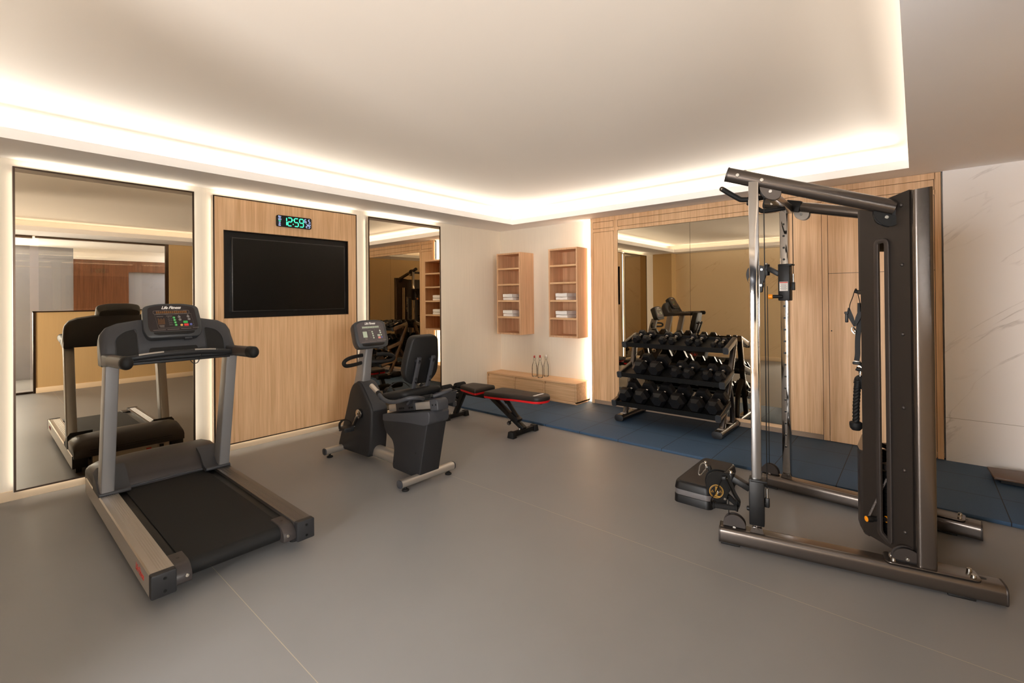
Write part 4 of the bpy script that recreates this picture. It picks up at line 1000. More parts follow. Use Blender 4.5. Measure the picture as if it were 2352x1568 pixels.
# ------------------------------------------------------------------ dumbbell rack and dumbbells
rk = empty('dumbbell_rack', (-2.06, 5.10, .025), 'three-tier black dumbbell rack with grey steel end frames before the mirror doors', 'dumbbell rack')
TIERS = ((5.035, .885, 5.350, .975), (4.905, .548, 5.235, .640), (4.775, .242, 5.105, .330))   # front y,z -> rear y,z of the arms
RXL, RXR = -2.625, -1.485
for x, sd in ((RXL, -1), (RXR, 1)):
    fx = x - .03 * sd
    g = G(); pr = [(fx + a, .062 + b) for a, b in rrect(.105, .07, .032)]
    g.prism(pr, (0, 4.83, 0), (1, 0, 0), (0, 0, 1), .57, w=(0, 1, 0)); ft = g.build('foot', 'gunmetal', rk)
    for y in (4.818, 5.40): 
        g = G(); g.prism([(fx + a, .062 + b) for a, b in rrect(.109, .074, .034)], (0, y, 0), (1, 0, 0), (0, 0, 1), .014, bev=.004, w=(0, 1, 0)); g.build('foot_end_cap', 'charcoal_dark', ft)
    for y in (4.91, 5.20):
        g = G(); g.box(fx - .03, fx + .03, y, y + .05, .0975, .0985); g.build('warning_sticker', 'sticker_white', ft)
    up = G().tube([(fx, 4.985, .09), (fx + .01 * sd, 5.10, .36), (x - .01 * sd, 5.225, .66), (x, 5.335, .955)], 0, seg=16, smooth=5, flat=(.05, .065, (1, 0, 0))).build('upright', 'gunmetal', rk)
    G().tube([(fx, 5.345, .09), (fx, 5.335, .22), (fx, 5.30, .36), (fx + .01 * sd, 5.20, .50)], 0, seg=14, smooth=5, flat=(.045, .05, (1, 0, 0))).build('rear_brace', 'gunmetal_dark', rk)
    for (ya, za, yb, zb) in TIERS:
        am = G().tube([(x, ya, za), (x, yb, zb)], 0, seg=20, flat=(.048, .066, (1, 0, 0))).build('arm', 'gunmetal', rk, angle=50)
        d = Vector((0, yb - ya, zb - za)).normalized(); p = Vector((x, ya, za))
        g = G(); g.tube([p - d * .014, p - d * .008, p + d * .004], 0, seg=20, flat=(.054, .072, (1, 0, 0))); g.build('arm_end_cap', 'console_grey', am, angle=50)
for (ya, za, yb, zb) in TIERS:
    d = Vector((0, yb - ya, zb - za)).normalized(); n = Vector((0, -d.z, d.y)); c = Vector((0, ya, za))
    x0, x1 = RXL + .022, RXR - .022; L = (Vector((0, yb, zb)) - c).length
    prof = [(.012, .030), (.012, -.026), (.020, -.030), (.020, .0), (L - .02, .0), (L - .02, .030), (L - .012, .030), (L - .012, -.010), (.026, -.010), (.026, -.030), (.006, -.034), (.006, .030)]
    prof = [(.006, .022), (.006, -.032), (.028, -.032), (.028, -.010), (L - .012, -.010), (L - .012, .026), (L - .02, .026), (L - .02, .0), (.014, .0), (.014, .022)]
    G().prism(prof, c + Vector((x0, 0, 0)), d, n, x1 - x0, w=(1, 0, 0)).build('tray', 'matt_black_steel', rk, angle=25)
ORD = ('leftmost', 'second from left', 'third from left', 'fourth from left', 'fifth from left', 'sixth from left', 'seventh from left', 'rightmost')
def dumbbell(x, tier, D, HL, GL, label, group, lead):
    """hex dumbbell lying front-to-back on a tray: D across corners, HL head length, GL grip length"""
    ya, za, yb, zb = TIERS[tier]
    d = Vector((0, yb - ya, zb - za)).normalized(); n = Vector((0, -d.z, d.y)); ex = Vector((1, 0, 0))
    r = D / 2; ap = r * math.cos(PI / 6)
    base = Vector((x, ya, za)) + d * lead + n * .0006
    t = empty('hex_dumbbell', base, label, 'dumbbell', group)
    ax = base + n * ap
    tot = 2 * HL + GL
    def hexa(q, k): return [ax + d * q + ex * r * k * math.cos(PI * i / 3) + n * r * k * math.sin(PI * i / 3) for i in range(6)]
    for q0, q1, out in ((0, HL, -1), (HL + GL, tot, 1)):
        g = G()
        if out < 0: s_ = [hexa(q0, .62), hexa(q0 + HL * .04, .66), hexa(q0 + HL * .30, 1.0), hexa(q1 - HL * .14, 1.0), hexa(q1, .80)]
        else: s_ = [hexa(q0, .80), hexa(q0 + HL * .14, 1.0), hexa(q1 - HL * .30, 1.0), hexa(q1 - HL * .04, .66), hexa(q1, .62)]
        g.loft(s_); g.build('head', 'hex_rubber', t, angle=20)
    hr = .0135 if D < .08 else .0155
    prof = [(0, HL - .012), (hr * 1.25, HL - .012), (hr * 1.25, HL + .008), (hr * .85, HL + .014), (hr, HL + GL * .35), (hr * 1.08, HL + GL * .5), (hr, HL + GL * .65), (hr * .85, HL + GL - .014), (hr * 1.25, HL + GL - .008), (hr * 1.25, HL + GL + .012), (0, HL + GL + .012)]
    G().lathe(prof, ax, d, seg=18).build('handle', 'chrome', t)
    return t
TN = ('top', 'middle', 'bottom')
rows = (
    (0, ((-2.505, .104), (-2.382, .104), (-2.187, .096), (-2.078, .096), (-1.893, .086), (-1.790, .086), (-1.628, .064), (-1.558, .064))),
    (1, ((-2.398, .172), (-2.212, .172), (-1.985, .128), (-1.850, .128), (-1.658, .120), (-1.532, .120))),
    (2, ((-2.518, .172), (-2.328, .178), (-2.120, .182), (-1.922, .182), (-1.722, .170), (-1.545, .170))))
for ti, items in rows:
    n = len(items)
    for i, (x, D) in enumerate(items):
        big = D > .11
        HL = D * (.72 if big else .74); GL = .105 if big else .105
        L = math.hypot(TIERS[ti][2] - TIERS[ti][0], TIERS[ti][3] - TIERS[ti][1])
        tot = 2 * HL + GL; lead = max(.030, min(.050, (L - tot) / 2 + .005)) if tot < L - .03 else .018
        od = 'rightmost' if i == n - 1 else ORD[i]
        dumbbell(x, ti, D, HL, GL, f'black hex dumbbell, {od} on the {TN[ti]} tier of the rack', f'hex dumbbells on the {TN[ti]} tier', lead)

# ------------------------------------------------------------------ cable machine
NA, NB_, FA, FB = Vector((-.90, 2.895, 0)), Vector((.30, 3.135, 0)), Vector((-.905, 3.955, 0)), Vector((.285, 3.865, 0))
cm = empty('cable_machine', (-.30, 3.45, 0), 'tall grey dual-pulley cable machine with chrome columns at the right', 'cable machine')
nd = (NB_ - NA).normalized(); nn = Vector((-nd.y, nd.x, 0)); fd = (FB - FA).normalized(); fn = Vector((-fd.y, fd.x, 0)); UZ = Vector((0, 0, 1))
RZ = .100
for A, B, d, n in ((NA, NB_, nd, nn), (FA, FB, fd, fn)):
    L = (B - A).length
    sec = rpoly([(-.056, .008, .03), (.056, .008, .03), (.056, RZ, .034), (-.056, RZ, .034)], .03, 6)
    rail = G().prism(sec, A + d * .008, n, UZ, L - .016, w=d).build('base_rail', 'gunmetal', cm, angle=40)
    for P in (A, B - d * .010):
        g = G(); g.prism([(a * 1.02, .054 + (b - .054) * 1.03) for a, b in sec], P, n, UZ, .010, bev=.003, w=d); g.build('rail_end_cap', 'gunmetal_dark', rail, angle=40)
    for q in (.06, L - .16):
        g = G(); c = A + d * q; g.obox(c + Vector((0, 0, .006)), (.10, .085, .012), (d, n, UZ), bev=.003); g.build('rubber_foot', 'black_rubber', rail)
    g = G(); p = B - d * .085 + Vector((0, 0, RZ)); g.prism(disc(20, 1), p - UZ * .0004, d * .024, n * .011, .0012, w=UZ); g.build('anchor_hole', 'black_lacquer', rail)
# chrome columns
def onrail(A, d, q): return A + d * q
PN = Vector((-.705, 2.9345, 0)); PF = Vector((-.738, 3.942, 0))
for P, d, n, inner in ((PN, nd, nn, 1), (PF, fd, fn, -1)):
    g = G()
    g.obox(P + Vector((0, 0, (RZ + 2.105) / 2)), (.052, .052, 2.105 - RZ), (d, n, UZ), bev=.005)
    col = g.build('chrome_column', 'chrome', cm, angle=40)
    g = G()
    for k in range(20):
        z = .33 + k * .0865; c = P + Vector((0, 0, z)) + n * inner * .0264
        g.cyl(c, c + n * inner * .0006, .0075, seg=12)
    g.build('hole_row', 'black_lacquer', col)
    g = G()
    for k in range(20):
        z = .33 + k * .0865; c = P + Vector((0, 0, z)) + n * inner * .0264; g.torus(c, n, .0085, .0011, seg=14, ring=5)
    g.build('hole_rim', 'steel_bolt', col)
    g = G(); bolt(g, P + Vector((0, 0, RZ + .018)) - n * .028 - d * .0, -n, .013, .010); g.prism([(-.035, 0), (.035, 0), (.026, .03), (-.026, .03)], P - n * .030 + Vector((0, 0, RZ)), d, UZ, .004, w=-n); g.build('foot_bracket', 'gunmetal', col)
# half-disc pulley guards
def guard(name, c, d, n, r, ang0, ang1, flat_cut=True, mat='gunmetal_dark', th=.034):
    pts = [(r * math.cos(math.radians(ang0 + (ang1 - ang0) * k / 20)), r * math.sin(math.radians(ang0 + (ang1 - ang0) * k / 20))) for k in range(21)]
    g = G()
    for s in (-1, 1): g.prism(pts, c + n * (s * th / 2) - n * .003, d, UZ, .006, w=n, bev=.001, seg=1)
    o = g.build(name, mat, cm)
    g = G(); g.cyl(c - n * (th / 2 - .004), c + n * (th / 2 - .004), r * .90, seg=28); g.build('pulley_wheel', 'black_plastic', o)
    bolts(o, [(c - n * (th / 2 + .003) + UZ * (.012 if ang0 >= 0 and ang1 <= 180 else -.012), -n, .010, .006), (c + n * (th / 2 + .003), n, .010, .006)])
    return o
for P, d, n, q in ((PN, nd, nn, -.118), (PF, fd, fn, -.115)):
    c = P + d * q + Vector((0, 0, RZ + .012)); guard('base_pulley', c, d, n, .060, -8, 188)
# upper frame
nb0, nb1 = Vector((-.838, 2.905, 2.163)), Vector((-.085, 3.135, 1.900))
fb0, fb1 = Vector((-.868, 3.955, 2.150)), Vector((-.095, 3.865, 1.948))
for p0, p1, P, d, n in ((nb0, nb1, PN, nd, nn), (fb0, fb1, PF, fd, fn)):
    br_ = .041 if P is PN else .037; bar = G().tube([p0, p1], br_, seg=26).build('top_bar', 'gunmetal', cm, angle=40)
    dd = (p1 - p0).normalized()
    g = G(); g.cyl(p0 - dd * .006, p0 + dd * .004, br_ * 1.03, seg=26, bev=.002); g.build('bar_end_cap', 'gunmetal_dark', bar)
    bolts(bar, [(p0 + dd * q - n * .040, -n, .011, .007) for q in (.06, .19)] + [(p0 + dd * .10 + Vector((0, 0, .039)), (0, 0, 1), .008, .008)])
    if P is PN: q_ = None
    else: g = G(); q_ = p0 + dd * .205; g.bar(q_ - dd * .05, q_ + dd * .05, br_ * 2.2, br_ * 2.2, bev=.008); g.build('bar_clamp', 'matt_black_steel', bar)
    c = p0 + dd * (.235 if P is PN else .255) - UZ * (.038 if P is PN else .042); guard('top_pulley', c, dd, n, .058 if P is PN else .052, 172, 368, mat='gunmetal' if P is PN else 'silver_light')
    c = p1 - dd * .035 - UZ * .048; guard('tower_pulley', c - n * (.0 if P is PN else 0), dd, n, .058, 172, 368, mat='matt_black_steel')
cb0, cb1 = Vector((-.665, 2.965, 2.065)), Vector((-.70, 3.93, 2.075))
G().bar(cb0, cb1, .05, .05, bev=.004).build('cross_bar', 'gunmetal', cm)
def grip(y, s):
    x = -.672; pts = [(x, y, 2.045), (x - .06, y, 2.040), (x - .135, y + s * .01, 2.042), (x - .165, y + s * .02, 2.056), (x - .245, y + s * .055, 2.118)]
    o = G().tube(pts, .0155, seg=14, smooth=5).build('chin_up_grip', 'black_rubber', cm)
    g = G(); g.sph(pts[-1], .0158); g.build('grip_end', 'gunmetal', o)
grip(3.12, -1); grip(3.62, 1)
# tower: two back columns, slotted side shrouds, front covers, weight stacks
TPN, TPF = Vector((.022, 3.085, 0)), Vector((.018, 3.888, 0))
for P, d, n in ((TPN, nd, nn), (TPF, fd, fn)):
    sec = rpoly([(-.040, -.046, .02), (.040, -.046, .02), (.040, .046, .02), (-.040, .046, .02)], .02, 5)
    lo = [P + d * a + n * b + UZ * RZ for a, b in sec]; hi = [P + d * a + n * b + UZ * (1.970 + a * .12) for a, b in sec]
    col = G().loft([lo, hi]).build('tower_column', 'gunmetal', cm, angle=40)
    g = G(); pl = rrect(.36, .118, .025); g.prism(pl, P + d * .015 + UZ * RZ, d, n, .006, w=UZ, bev=.002); bp = g.build('base_plate', 'gunmetal', cm)
    bolts(bp, [(P + d * (q + .015) + n * e + UZ * (RZ + .006), UZ, .011, .012) for q in (-.145, .155) for e in (-.03, .03)])
    c = P - d * .075 + UZ * (RZ + .015) - n * .012; guard('lower_pulley', c, d, n, .062, 0, 180)
def shroud(P0, P1, sgn, logo):
    """slotted steel side cover from the back column P0 to the front edge P1; sgn = outward side"""
    P0, P1 = Vector(P0), Vector(P1); L = (P1 - P0).length; u = (P1 - P0) / L; n = Vector((u.y, -u.x, 0)) * sgn
    z0, z1a, z1b = .108, 1.975, 1.925
    s0, s1, sz0, sz1 = (.114, .174, .150, 1.735) if sgn < 0 else (.130, .215, .150, 1.735)       # slot
    out = [(0, z0), (L, z0 + .012), (L, z1b), (0, z1a)]
    slot = rpoly([(s0, sz0 - .01, .02), (s0, sz1, .025), (s1, sz1, .025), (s1, sz0 + .02, .02)], .02, 5)
    # plate with a slot: outer ring bridged to the slot
    bm = bmesh.new()
    def quadsheet(poly): return [bm.verts.new(P0 + u * a + UZ * b) for a, b in poly]
    bars = [[(0, z0), (s0, z0 + .005), (s0, z1a - .02), (0, z1a)], [(s1, z0 + .008), (L, z0 + .012), (L, z1b), (s1, z1b + .015)], [(s0, sz1), (s1, sz1), (s1, z1b + .015), (s0, z1a - .02)], [(s0, z0 + .005), (s1, z0 + .008), (s1, sz0 + .01), (s0, sz0)]]
    g = G()
    for b in bars: g.prism(b, P0 - n * .012, u, UZ, .012, w=n)
    pl = g.build('side_shroud', 'shroud_metal', cm, angle=20)
    g = G(); g.tube([P0 + u * a + UZ * b + n * .006 for a, b in slot], 0, seg=12, closed=True, flat=(.016, .026, tuple(n))); g.build('slot_rim', 'gunmetal_dark', pl, angle=50)
    for z in (1.905, 1.60, 1.245, .87, .55, .235):
        g = G(); g.sph(P0 + u * .040 + UZ * z, .010, (1, 1, 1), 12); g.build('cover_screw', 'gunmetal_dark', pl)
    # returned edges that give the cover its depth
    g = G(); g.prism([(0, z0), (.004, z0), (.004, z1a), (0, z1a)], P0 - n * .06, u, UZ, .05, w=n); g.prism([(L - .004, z0 + .012), (L, z0 + .012), (L, z1b), (L - .004, z1b)], P0 - n * .045, u, UZ, .035, w=n)
    g.build('shroud_return', 'gunmetal_dark', pl)
    if logo: text('maker_name', 'Life Fitness', .12, 'logo_grey', pl, P0 + u * .268 + UZ * 1.30 + n * .001, (0, 0, 1), u if sgn > 0 else u, shear=.42, sx=.95, space=.9)
    return P0, u, n
S0, S1 = (-.022, 3.075), (-.236, 3.252)
F0, F1 = (-.024, 3.900), (-.238, 3.735)
sp0, su, sn = shroud((*S0, 0), (*S1, 0), -1, False)
fp0, fu, fnm = shroud((*F0, 0), (*F1, 0), 1, False)
text('maker_name', 'Life Fitness', .10, 'logo_grey', cm, fp0 + fu * .240 + UZ * 1.30 + fnm * .0008, (0, 0, 1), -fu, shear=.42, sx=.95, space=.9)
g = G()
sec = [(-.232, 3.262), (-.246, 3.275), (-.252, 3.35), (-.252, 3.64), (-.246, 3.712), (-.232, 3.725), (-.228, 3.72), (-.228, 3.267)]
g.loft([[Vector((x, y, z)) for x, y in sec] for z in (1.475, 1.925)]); g.build('upper_front_cover', 'gunmetal_dark', cm, angle=40)
g = G(); g.loft([[Vector((x - .004, y, z)) for x, y in sec] for z in (1.45, 1.472)]); g.build('cover_trim', 'gunmetal_dark', cm, angle=40)
sec2 = [(-.232, 3.262), (-.252, 3.278), (-.268, 3.36), (-.268, 3.63), (-.252, 3.709), (-.232, 3.725), (-.226, 3.72), (-.226, 3.267)]
g = G(); g.loft([[Vector((x + (.02 if z < .12 else 0), y, z)) for x, y in sec2] for z in (.10, .14, .555)]); g.build('lower_front_cover', 'gunmetal_dark', cm, angle=40)
g = G(); g.loft([[Vector((-.268 + (x + .268) * 1.0, y, z)) for x, y in sec2] for z in (.557, .572)]); g.build('cover_trim', 'gunmetal', cm, angle=40)
G().box(-.205, -.195, 3.262, 3.725, .57, 1.45).build('front_panel', 'shroud_metal', cm)
G().bar((.02, 3.13, .14), (.02, 3.84, .14), .06, .05, bev=.004).bar((.02, 3.13, 1.90), (.02, 3.84, 1.90), .06, .05, bev=.004).build('rear_cross_member', 'gunmetal_dark', cm)
pegs = []
for y in (3.38, 3.60):
    for z in (1.466, 1.012):
        g = G(); g.tube([(-.203, y, z - .004), (-.262, y, z), (-.272, y, z + .004)], .011, seg=12); pegs.append(g.build('accessory_peg', 'black_rubber', cm))
# weight stacks with guide rods and selector
for P0, u, n, tag_ in ((sp0, su, sn, 1), (fp0, fu, fnm, 0)):
    c = P0 + u * .165 - n * .105
    for k in range(15):
        g = G(); g.obox(c + UZ * (.145 + k * .0232), (.135, .10, .0215), (u, n, UZ), bev=.0015, seg=1); st = g.build('weight_plate', 'matt_black_steel', cm, angle=25)
        g = G(); g.obox(c + n * .0506 + UZ * (.145 + k * .0232) + u * .006, (.012, .0006, .011), (u, n, UZ)); g.build('weight_number', 'sticker_white', st)
    g = G(); g.obox(c + UZ * .505, (.135, .10, .03), (u, n, UZ), bev=.003); g.build('top_plate', 'gunmetal_dark', cm)
    for e in (-.030, .030):
        g = G(); g.cyl(c + u * e + UZ * .12, c + u * e + UZ * 1.86, .009, seg=12); g.build('guide_rod', 'matt_black_steel', cm)
    g = G(); g.cyl(c + UZ * .52, c + UZ * .63, .013, seg=14); g.cyl(c + UZ * .63, c + UZ * 1.86, .0035, seg=8); g.obox(c + UZ * 1.80, (.14, .08, .05), (u, n, UZ), bev=.004); g.build('stack_cable', 'black_plastic', cm)
    if tag_:
        z = .232; p = P0 + u * .165 - n * .05; e = P0 + u * .235 + n * .040
        p = P0 + u * .178 - n * .052 + UZ * z; q = P0 + u * .205 + n * .055 + UZ * z
        g = G(); dv_ = (q - p).normalized(); g.cyl(p, q, .0125, seg=16); g.cyl(q - dv_ * .028, q, .0165, seg=18, bev=.003); pin = g.build('selector_pin', 'black_plastic', cm)
        g = G(); g.cyl(q, q + dv_ * .004, .0145, seg=18, bev=.0015); g.cyl(p + dv_ * .004, p + dv_ * .012, .0165, seg=18); g.build('pin_knob_face', 'knob_orange', pin)
        a0 = q - dv_ * .012 + UZ * .016; a1 = P0 + u * .172 - n * .040 + UZ * .455
        axis = (a1 - a0); Lh = axis.length; az = axis.normalized(); hx = az.orthogonal().normalized(); hy = az.cross(hx)
        g = G(); N_ = 34
        g.tube([a0 + az * Lh * k / (N_ * 8) + hx * .0045 * math.cos(2 * PI * k / 8) + hy * .0045 * math.sin(2 * PI * k / 8) for k in range(N_ * 8 + 1)], .0014, seg=5); g.build('coil_cord', 'mark_grey', pin)
# carriages with swivelling pulley housings
def carriage(P, d, n, zc, hgt, inner, name_label):
    """sleeve on the chrome column; arm and pulley housing reach forward (-d)"""
    cr = G().obox(P + UZ * zc, (.078, .074, hgt), (d, n, UZ), bev=.006).obox(P + UZ * (zc + hgt / 2 - .008) + d * .012, (.085, .08, .012), (d, n, UZ), bev=.003).build('carriage', 'black_plastic', cm)
    return cr
def emblem(par, c, a, v, nrm, r):
    """round gold caution badge: ring, two warning triangles and lettering"""
    g = G(); g.torus(c, nrm, r, .0016, seg=36, ring=5); g.torus(c, nrm, r * .86, .0006, seg=36, ring=4)
    for s in (-1, 1):
        o = c + a * s * r * .58; t_ = [o + v * r * .2, o - v * r * .16 + a * r * .2, o - v * r * .16 - a * r * .2]; g.tube(t_, .0011, seg=5, closed=True)
        g.tube([o + v * r * .08, o - v * r * .08], .0008, seg=5)
    b = g.build('caution_badge', 'gold_print', par)
    g = G(); g.obox(c - a * r * .12 + v * r * .1, (r * .05, r * 1.25, .001), (a, v, nrm))
    for k in range(9): g.obox(c + a * r * (.04 + .02 * (k % 2)) + v * r * (.66 - .145 * k), (r * .22, r * .09, .001), (a, v, nrm))
    g.obox(c + a * r * .1 - v * r * .72, (r * .75, r * .12, .001), (a + v * -.2, v, nrm)); g.build('badge_scale', 'gold_print', par)
    g = G(); g.tube([c + v * r * .42 + a * r * .2, c + v * r * .1 + a * r * .14, c - v * r * .4 + a * r * .24], .0011, seg=5); g.tube([c + v * r * .1 + a * r * .14, c - v * r * .15 + a * r * .34], .001, seg=5); g.sph(c + v * r * .52 + a * r * .2, .0022, seg=8); g.build('badge_figure', 'sticker_white', par)
def housing(hinge, a, v, flip):
    """leaf-shaped double plate with pulleys; a = forward direction, v = up; returns parts"""
    nrm = a.cross(v).normalized()
    leaf = [(-.010, .022, .02), (.03, .035, .02), (.075, .040, .03), (.115, .020, .04), (.130, -.030, .05), (.120, -.085, .05), (.085, -.130, .04), (.035, -.175, .02), (.018, -.170, .01), (.012, -.10, .04), (-.008, -.05, .03)]
    pl = rpoly(leaf, .02, 5)
    g = G()
    for s in (-1, 1): g.prism(pl, hinge + nrm * (s * .020 - .004), a, v, .008, w=nrm, bev=.0015, seg=1)
    h = g.build('pulley_housing', 'matt_black_steel', cm, angle=30)
    for cx_, cz_, rr in ((.066, -.028, .046), (.048, -.118, .040)):
        g = G(); g.cyl(hinge + a * cx_ + v * cz_ - nrm * .012, hinge + a * cx_ + v * cz_ + nrm * .012, rr, seg=26, bev=.004); g.build('pulley_wheel', 'black_plastic', h)
    bolts(h, [(hinge + a * cx_ + v * cz_ + nrm * s_ * .024, nrm * s_, .009, .005) for s_ in (-1, 1) for cx_, cz_ in ((.020, .002), (.026, -.118))])
    return h, nrm
# near carriage low on the column
crn = carriage(PN, nd, nn, .272, .262, 1, '')
hN = PN - nd * .148 + UZ * .378
armv = -nd
g = G(); g.bar(PN - nd * .036 + UZ * .338, PN - nd * .125 + UZ * .382, .034, .055, up=tuple(nn), bev=.004); g.build('arm', 'black_plastic', crn)
g = G(); g.cyl(PN - nd * .135 + UZ * .322, PN - nd * .135 + UZ * .408, .021, seg=20, bev=.004); sw_ = g.build('swivel', 'black_plastic', crn)
g = G(); bolt(g, PN - nd * .135 + UZ * .408, (0, 0, 1), .011, .010); g.build('bolt', 'steel_bolt', sw_)
g = G(); bolt(g, PN - nd * .04 + UZ * .22, -nd, .014, .012); g.build('pop_pin', 'black_plastic', crn)
aN = (-nd * .96 - nn * .28).normalized()
hn_, nv = housing(hN, aN, UZ, 1)
nvv = nv if nv.y < 0 else -nv
emblem(hn_, hN + aN * .072 - UZ * .078 + nvv * .0245, -aN, UZ, nvv, .038)
# cables
g = G(); e = PN + nd * .052; g.cyl(e + UZ * .345, e + UZ * 2.05, .0028, seg=8); cbl = g.build('lift_cable', 'black_plastic', cm)
g = G(); g.cyl(e + UZ * .296, e + UZ * .352, .0068, seg=12); g.build('cable_ferrule', 'steel_bolt', cbl)
g = G(); g.box(e.x - .012, e.x + .012, e.y - .012, e.y + .012, .245, .298, bev=.004); g.bar(e - nd * .018 + UZ * .262, e + UZ * .262, .022, .022, bev=.003); g.build('cable_elbow', 'black_plastic', crn)
g = G(); p = hN + aN * .012 - UZ * .13; g.cyl((p.x + .012, p.y, .13), (p.x + .012, p.y, .27), .0028, seg=8); g.build('lower_cable', 'black_plastic', cm)
# far carriage high on the column
crf = carriage(PF, fd, fn, 1.545, .272, -1, '')
g = G(); g.bar(PF - fd * .036 + UZ * 1.605, PF - fd * .115 + UZ * 1.655, .034, .055, up=tuple(fn), bev=.004); g.build('arm', 'black_plastic', crf)
g = G(); g.cyl(PF - fd * .125 + UZ * 1.60, PF - fd * .125 + UZ * 1.685, .021, seg=20, bev=.004); sw2 = g.build('swivel', 'black_plastic', crf)
g = G(); bolt(g, PF - fd * .125 + UZ * 1.685, (0, 0, 1), .011, .010); g.build('bolt', 'steel_bolt', sw2)
aF = (-fd * .98 - fn * .18).normalized(); hF = PF - fd * .138 + UZ * 1.645
hf_, nf = housing(hF, aF, UZ, 1)
nff = nf if nf.y < 0 else -nf
emblem(hf_, hF + aF * .072 - UZ * .078 + nff * .0245, -aF, UZ, nff, .038)
g = G(); c = PF - fn * .039 + UZ * 1.515; g.obox(c, (.056, .001, .068), (fd, fn, UZ)); stk = g.build('warning_label', 'sticker_white', crf)
g = G(); g.obox(c - fn * .0008 + UZ * .028, (.054, .0008, .008), (fd, fn, UZ)); g.build('label_band', 'logo_red', stk)
g = G()
for k in range(6): g.obox(c - fn * .0008 + UZ * (.016 - k * .008), (.044 - .008 * (k % 2), .0006, .003), (fd, fn, UZ))
g.build('label_print', 'mark_grey', stk)
g = G(); c = PF + UZ * 1.440 - fd * .030 - fn * .038; k0 = c - fn * .02 - fd * .01; g.cyl(c + fd * .02, k0 - fd * .028, .013, seg=16); pp = g.build('pop_pin', 'black_plastic', crf)
g = G(); g.cyl(k0 - fd * .028, k0 - fd * .058 - fn * .006, .018, seg=20, bev=.004); g.build('pin_knob', 'knob_orange', pp)
e = PF + fd * .056 - fn * .01; g = G(); g.cyl(e + UZ * 1.60, e + UZ * 2.06, .0026, seg=8); cb2 = g.build('lift_cable', 'black_plastic', cm)
g = G(); g.cyl(e + UZ * 1.545, e + UZ * 1.605, .0068, seg=12); g.build('cable_ferrule', 'steel_bolt', cb2)
g = G(); g.box(e.x - .011, e.x + .011, e.y - .012, e.y + .012, 1.485, 1.545, bev=.004); g.bar(e - fd * .02 + UZ * 1.50, e + UZ * 1.50, .022, .022, bev=.003); g.build('cable_elbow', 'black_plastic', crf)
p = PF - fd * .122; g = G(); g.cyl(p + UZ * .16, p + UZ * 1.52, .0028, seg=8); g.build('lower_cable', 'black_plastic', cm)

# ------------------------------------------------------------------ attachments
def carabiner(g, c, a, v, L, W):
    c = Vector(c); pts = [c + a * (W / 2) * math.cos(t) * (1.0 if math.sin(t) > 0 else .7) + v * (L / 2) * math.sin(t) for t in [2 * PI * k / 20 for k in range(20)]]
    return g.tube(pts, .0042, seg=8, closed=True)
# D-handles hanging at the low pulley
hp = PN - nd * .17 - nn * .035
for i, (off, ang, lab) in enumerate(((Vector((0, -.02, 0)), .1, 'front black cable grip with nylon strap hanging at the low pulley'), (Vector((.012, .045, .028)), -.75, 'rear black cable grip hanging at the low pulley behind the other one'))):
    gc = Vector((-.852, 2.866, .226)) + off
    u = Vector((math.cos(ang), math.sin(ang), .10 if i == 0 else -.12)).normalized()
    t = empty('pulley_stirrup', gc, lab, 'exercise grip', 'cable grips at the low pulley')
    prof = [(0, -.068), (.019, -.066), (.019, -.060), (.0145, -.055), (.0150, -.02), (.0165, 0), (.0150, .02), (.0145, .055), (.019, .060), (.019, .066), (0, .068)]
    G().lathe(prof, gc, u, seg=20).build('grip', 'foam_black', t)
    top = Vector((-.862, 2.872, .385)) + off * .5
    for s in (-1, 1):
        e = gc + u * s * .071
        g = G(); g.tube([e, e + Vector((0, 0, .03)) + u * s * .006, (e + top) / 2 + u * s * .012 + Vector((0, 0, -.005)), top + u * s * .010], 0, seg=8, smooth=5, flat=(.004, .026, tuple(u))); g.build('strap', 'black_rubber', t)
    g = G(); g.obox(top + Vector((0, 0, .0)), (.026, .03, .022), (u, Vector((-u.y, u.x, 0)), UZ), bev=.005); g.build('strap_keeper', 'black_plastic', t)
sc_ = empty('carabiner', (-.985, 2.885, .40), 'steel carabiner clipped to the front of the low pulley', 'carabiner')
cv = Vector((.42, -.1, .90)).normalized(); ca = Vector((.85, -.2, -.45)).normalized()
g = G(); carabiner(g, (-.994, 2.880, .400), ca, cv, .088, .040); g.build('hook', 'steel_bolt', sc_)
g = G(); g.sph((-.972, 2.878, .446), .010); g.cyl((-.972, 2.878, .44), (-.962, 2.880, .418), .006); g.build('swivel_eye', 'steel_bolt', sc_)
g = G(); g.cyl((-.957, 2.885, .430), (-.945, 2.89, .385), .013, seg=16, bev=.003); g.build('cable_stop', 'black_rubber', sc_)
